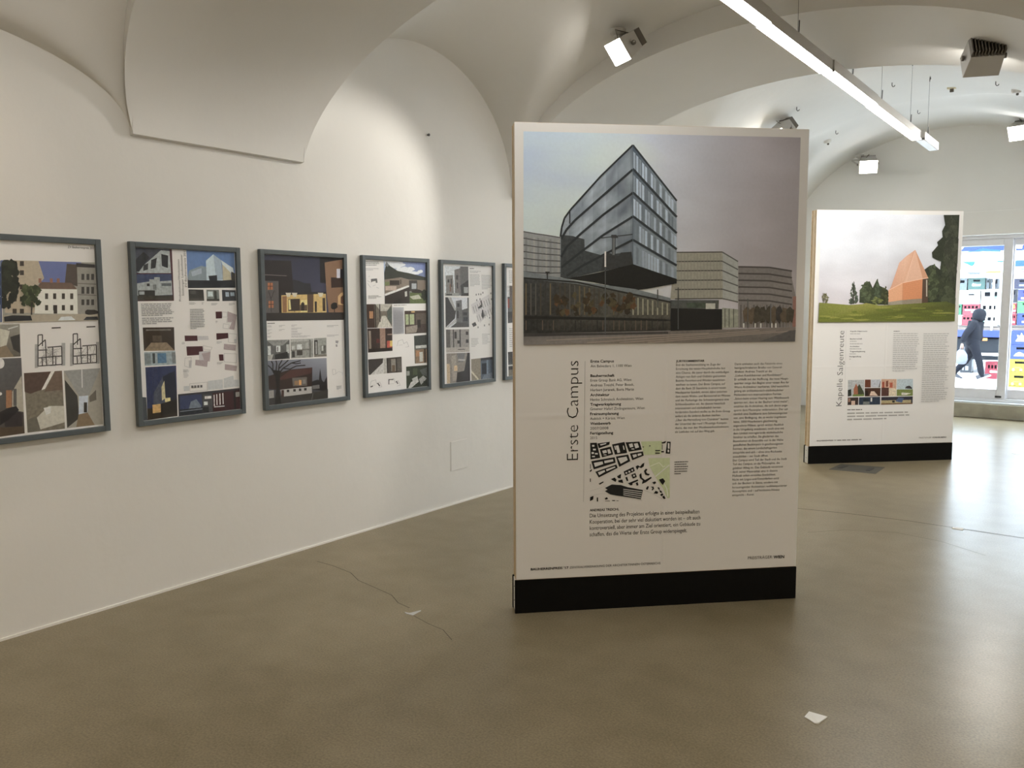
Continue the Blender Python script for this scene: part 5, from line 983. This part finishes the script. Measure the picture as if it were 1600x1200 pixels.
crate(1503.5, 1531.5, 475, 493, TC, RED, 'red crate with bottle windows in the third row on the truck', BW, [((.15, .44, .85, .54), (250, 240, 244)), ((.5, .26, .82, .36), (250, 240, 244))])
crate(1532, 1560, 474.5, 492.5, TC, WHC, 'white crate in the third row on the truck beside the red crate', [(.1, .5, .3, .84), (.46, .5, .86, .84)], [((.1, .34, .3, .48), (110, 160, 150)), ((.44, .12, .9, .44), (206, 232, 226))])
crate(1502, 1530, 493.5, 508.5, TC, RED, 'red crate in the bottom row on the truck, behind the walker', BW, [((.5, .2, .9, .36), (250, 240, 244))])
crate(1531, 1559, 493, 509, TC, WHC, 'white crate in the bottom row on the truck beside the red crate', [(.1, .5, .3, .84), (.42, .5, .86, .84)], [((.1, .34, .3, .48), (110, 160, 150)), ((.4, .12, .9, .44), (206, 232, 226))])
crate(1584, 1612, 435, 451.5, TC, NAV, 'navy crate in the top row behind the right pane', HS, [((.3, .25, .7, .45), (110, 118, 150))])
crate(1573.5, 1589.5, 452, 473, TC + .1, (46, 50, 84), 'very dark blue crate in the second row behind the right pane', [(.15, .6, .35, .88), (.55, .6, .8, .88)])
crate(1590, 1618, 452, 470, TC, (66, 84, 214), 'bright blue crate in the second row, cut by the right picture edge', HS, [((.2, .15, .6, .3), (236, 240, 250))])
crate(1574, 1588.5, 473.5, 490, TC, RED, 'red crate with yellow bottle caps behind the right pane', [(.1, .7, .3, .88), (.7, .7, .9, .88)], [((.1, .5, .8, .85), (240, 190, 60)), ((.15, .2, .9, .32), (250, 244, 246))])
crate(1589, 1617, 470.5, 489, TC, GRN, 'light green crate cut by the right picture edge', HS)
crate(1573, 1588, 490.5, 508, TC, RED, 'red crate in the bottom row behind the right pane', BW, [((.15, .2, .85, .34), (250, 244, 246))])
crate(1588.5, 1616, 489.5, 508, TC, BLU, 'blue crate on the truck under the light green crate', HS, [((.3, .2, .9, .35), (240, 242, 250))])
YS = 18.2
zb = at_z(1573, 605, GZ).y
rows = [(591, 613.5, YEL, 'yellow'), (568.5, 591, YEL, 'yellow'), (545.5, 568, BLU, 'blue'), (526, 545.5, BLU, 'blue')]
g = at_y(1584, 606, YS); base = [605.2, 584, 562.5, 543.5, 524.5]
cols = [(YEL, 'lower yellow'), (YEL, 'upper yellow'), ((70, 104, 196), 'lower mid-blue'), ((62, 98, 200), 'upper mid-blue')]
mk = {0: [((.25, .38, .62, .44), (226, 200, 70)), ((.1, .1, .2, .14), (60, 50, 30)), ((.3, .1, .4, .14), (60, 50, 30)), ((.55, .1, .65, .14), (60, 50, 30)), ((.2, .18, .3, .32), (250, 244, 200)), ((.55, .18, .65, .32), (250, 244, 200))], 2: [([(.2, .2), (.3, .4), (.45, .5), (.62, .4), (.75, .2)], (200, 214, 240))], 3: [([(.25, .25), (.35, .5), (.3, .7), (.45, .62), (.5, .85), (.58, .62), (.72, .72), (.66, .45), (.75, .25)], (222, 230, 246))]}
top_z = GZ; hz = .272
for i, (c, nm) in enumerate(cols):
    for j, (xl, where) in enumerate([(2.142, 'in the stack on the pavement, next to the window post'), (2.52, 'in the stack on the pavement, cut by the right picture edge')]):
        t = tag(empty('drink_crate', (xl + (.012 if i > 1 else 0), YS, GZ + i * hz)), '%s crate %s' % (nm, where), 'crate', 'drink crates')
        w, h, dpt = .36, hz - .004, .3; m = crate_mat(c); e = .003; s = [(.3, .68, .74, .84)] if i != 3 else [(.05, .9, .06, .91)]
        mb = MB().box(e, w - e, dpt - .015, dpt, 0, h).box(e, e + .015, .016, dpt - .015, 0, h).box(w - e - .015, w - e, .016, dpt - .015, 0, h).box(e, w - e, .016, dpt - .015, 0, .015)
        xsv = sorted({0, 1} | {q for r in s for q in (r[0], r[2])}); zsv = sorted({0, 1} | {q for r in s for q in (r[1], r[3])})
        for a in range(len(xsv) - 1):
            for b in range(len(zsv) - 1):
                cx, cz = (xsv[a] + xsv[a + 1]) / 2, (zsv[b] + zsv[b + 1]) / 2
                if not any(r[0] < cx < r[2] and r[1] < cz < r[3] for r in s): mb.box(e + (w - 2 * e) * xsv[a], e + (w - 2 * e) * xsv[a + 1], 0, .016, h * zsv[b], h * zsv[b + 1])
        mb.build('body', m, t); MB().box(e + .016, w - e - .016, .03, .035, .016, h - .01).build('inner_shade', DARKIN, t); MB().box(0, w, -.006, .02, h - .025, h - .003).build('rim', m, t, bevel=.003)
        cc = Canvas(lambda u, v: (u * w, v * h), lambda u, v, d: (u, -d, v), (255, 255, 255), (0, 0, 1), step=4e-4, off=.001)
        for q, cl in mk.get(i if i else 0, mk[0]): cc.poly(R(*q) if not isinstance(q[0], tuple) else q, cl, 0)
        cc.build('emblem', print_mat('crate_ink', None, .4), t)
gy = at_z(1547, 592, GZ).y
crate(1538, 1563, 566, 592, gy, RED, 'red crate standing on the pavement in front of the walker', [(.2, .62, .32, .82), (.42, .62, .54, .82), (.64, .62, .78, .82)], [((.35, .38, .8, .5), (250, 244, 246))])
crate(1500, 1519, 562, 582, 20.4, (60, 72, 88), 'dark grey crate standing under the truck behind the walker', HS, [((.2, .2, .3, .5), (170, 180, 190)), ((.45, .2, .7, .5), (170, 180, 190))])

# ------------------------------------------------------------------ walker
def skin(name, pts, edges_, rad, mat, parent, root=0, sub=2):
    me = bpy.data.meshes.new(name); me.from_pydata(pts, edges_, []); o = bpy.data.objects.new(name, me); COL.objects.link(o); o.parent = parent
    me.materials.append(mat); o.modifiers.new('skin', 'SKIN').use_smooth_shade = True
    if not me.skin_vertices: 
        bpy.context.view_layer.objects.active = o
    for i, r in enumerate(rad):
        sv = me.skin_vertices[0].data[i]; sv.radius = (r, r) if not isinstance(r, tuple) else r; sv.use_root = (i == root)
    sb = o.modifiers.new('sub', 'SUBSURF'); sb.levels = sub; sb.render_levels = sub
    return o
pf = at_z(1535, 594, GZ)
COAT = plain('dark_padded_coat', (.007, .008, .012), .8, noise=.2, scale=10, bump=.01, bscale=12, spec=.1); TROUS = plain('dark_trousers', (.006, .007, .011), .8, noise=.15, scale=12, spec=.1)
SKINM = plain('skin', (.16, .10, .075), .6); PSC = .92
pe = tag(empty('person', (pf.x - .20, pf.y, GZ)), 'person in dark hooded coat walking past the shop window with a bag', 'person')
# local x = walking direction (right), z up; left side of the body faces away from the camera
S = 1.0
body_p = [(-.02, 0, .84), (.0, 0, 1.05), (.03, 0, 1.27), (.06, 0, 1.36), (.075, 0, 1.50),
          (.02, -.085, .80), (.14, -.085, .46), (.21, -.085, .10), (.29, -.085, .055),
          (-.04, .085, .80), (-.12, .085, .46), (-.38, .085, .14), (-.33, .085, .06)]
skin('body', body_p, [(0, 1), (1, 2), (2, 3), (3, 4), (0, 5), (5, 6), (6, 7), (7, 8), (0, 9), (9, 10), (10, 11), (11, 12)], [.14, .12, .12, .05, .09, .115, .085, .06, .045, .115, .085, .06, .045], TROUS, pe)
coat_p = [(-.03, 0, .72), (-.01, 0, .95), (.02, 0, 1.15), (.035, 0, 1.30), (.03, -.20, 1.28), (-.13, -.25, 1.05), (-.19, -.24, .86), (.03, .20, 1.28), (.06, .25, 1.03), (.12, .17, .88), (.05, 0, 1.38)]
skin('coat', coat_p, [(0, 1), (1, 2), (2, 3), (3, 4), (4, 5), (5, 6), (3, 7), (7, 8), (8, 9), (3, 10)], [(.19, .17), (.18, .17), (.19, .18), (.15, .14), .085, .075, .06, .085, .075, .06, .09], COAT, pe, root=2)
m = MB(); n = 18
hood = [(.02, .10), (.10, .13), (.16, .14), (.22, .14), (.28, .115), (.32, .06), (.33, .01)]
m.lathe([(r * 1.0, z) for z, r in hood], 18, M=Matrix.Translation((.055, 0, 1.30)) @ Matrix.Rotation(.18, 4, 'Y')); m.build('hood', COAT, pe, smooth=True)
fm = MB().lathe([(.02, -.10), (.065, -.07), (.085, 0), (.08, .05), (.05, .09)], 14, M=Matrix.Translation((.115, 0, 1.50))); fm.build('face', SKINM, pe, smooth=True)
MB().lathe([(.018, 0), (.012, .02), (.004, .032)], 8, M=Matrix.Translation((.196, 0, 1.49)) @ Matrix.Rotation(math.pi / 2, 4, 'Y')).build('nose', SKINM, pe, smooth=True)
SHOE = plain('dark_trainer', (.02, .022, .03), .6); SOLE = plain('pale_sole', (.7, .7, .7), .6)
for (x, y, z, rot) in [(.20, -.085, .0, -.45), (-.40, .085, .0, .25)]:
    Mx = Matrix.Translation((x, y, z + .02)) @ Matrix.Rotation(rot, 4, 'Y')
    o = MB().add([Mx @ Vector(q) for q in [(-.07, -.04, .03), (.2, -.045, .03), (.2, .045, .03), (-.07, .04, .03), (-.07, -.035, .12), (.04, -.035, .12), (.2, -.03, .06), (.2, .03, .06), (.04, .035, .12), (-.07, .035, .12)]], [(3, 2, 1, 0), (0, 1, 6, 5, 4), (2, 3, 9, 8, 7), (1, 2, 7, 6), (5, 6, 7, 8), (4, 5, 8, 9), (3, 0, 4, 9)]).build('shoe', SHOE, pe, bevel=.012)
    MB().box(-.075, .21, -.047, .047, .0, .032, Mx).build('sole', SOLE, o, bevel=.006)
# the near hand closed round the bag handles
hand_p = [(-.19, -.24, .84), (-.195, -.245, .77)]; he = [(0, 1)]; hr = [.028, .034]
for k in range(4):
    b = len(hand_p); x = -.225 + k * .02; hand_p += [(x, -.262, .74), (x, -.258, .708), (x, -.232, .704)]; he += [(1, b), (b, b + 1), (b + 1, b + 2)]; hr += [.010, .009, .008]
b = len(hand_p); hand_p += [(-.158, -.245, .755), (-.152, -.235, .725)]; he += [(1, b), (b, b + 1)]; hr += [.011, .009]
skin('hand', hand_p, he, hr, SKINM, pe, root=1, sub=1)
pe.scale = (PSC, PSC, PSC)
bag = tag(empty('carrier_bag', (pf.x - .20 - .2 * .92, pf.y - .235, GZ + .335)), 'pale carrier bag hanging from the walker\'s hand', 'bag')
BAGM = plain('pale_bag_film', (.09, .10, .125), .45, noise=.12, scale=20, bump=.01, bscale=25)
m = MB(); NB = 16
for z, rx, ry in ((0, .06, .05), (.02, .10, .075), (.10, .125, .085), (.2, .115, .075), (.27, .075, .05), (.31, .04, .03)):
    m.v += [(rx * math.cos(2 * math.pi * k / NB) * random.uniform(.9, 1.1), ry * math.sin(2 * math.pi * k / NB) * random.uniform(.9, 1.1), z) for k in range(NB)]
m.f = [(i * NB + k, i * NB + (k + 1) % NB, (i + 1) * NB + (k + 1) % NB, (i + 1) * NB + k) for i in range(5) for k in range(NB)] + [tuple(range(NB))[::-1]]
m.build('sack', BAGM, bag, smooth=True)
for s in (-.02, .02): MB().tube([(-.04, s, .29), (.0, s * .5, .345), (.06, s * .3, .36), (.05, s, .29)], .006, 6).build('handle', BAGM, bag)

bpy.data.objects.remove(_fo); bpy.data.curves.remove(_fc)
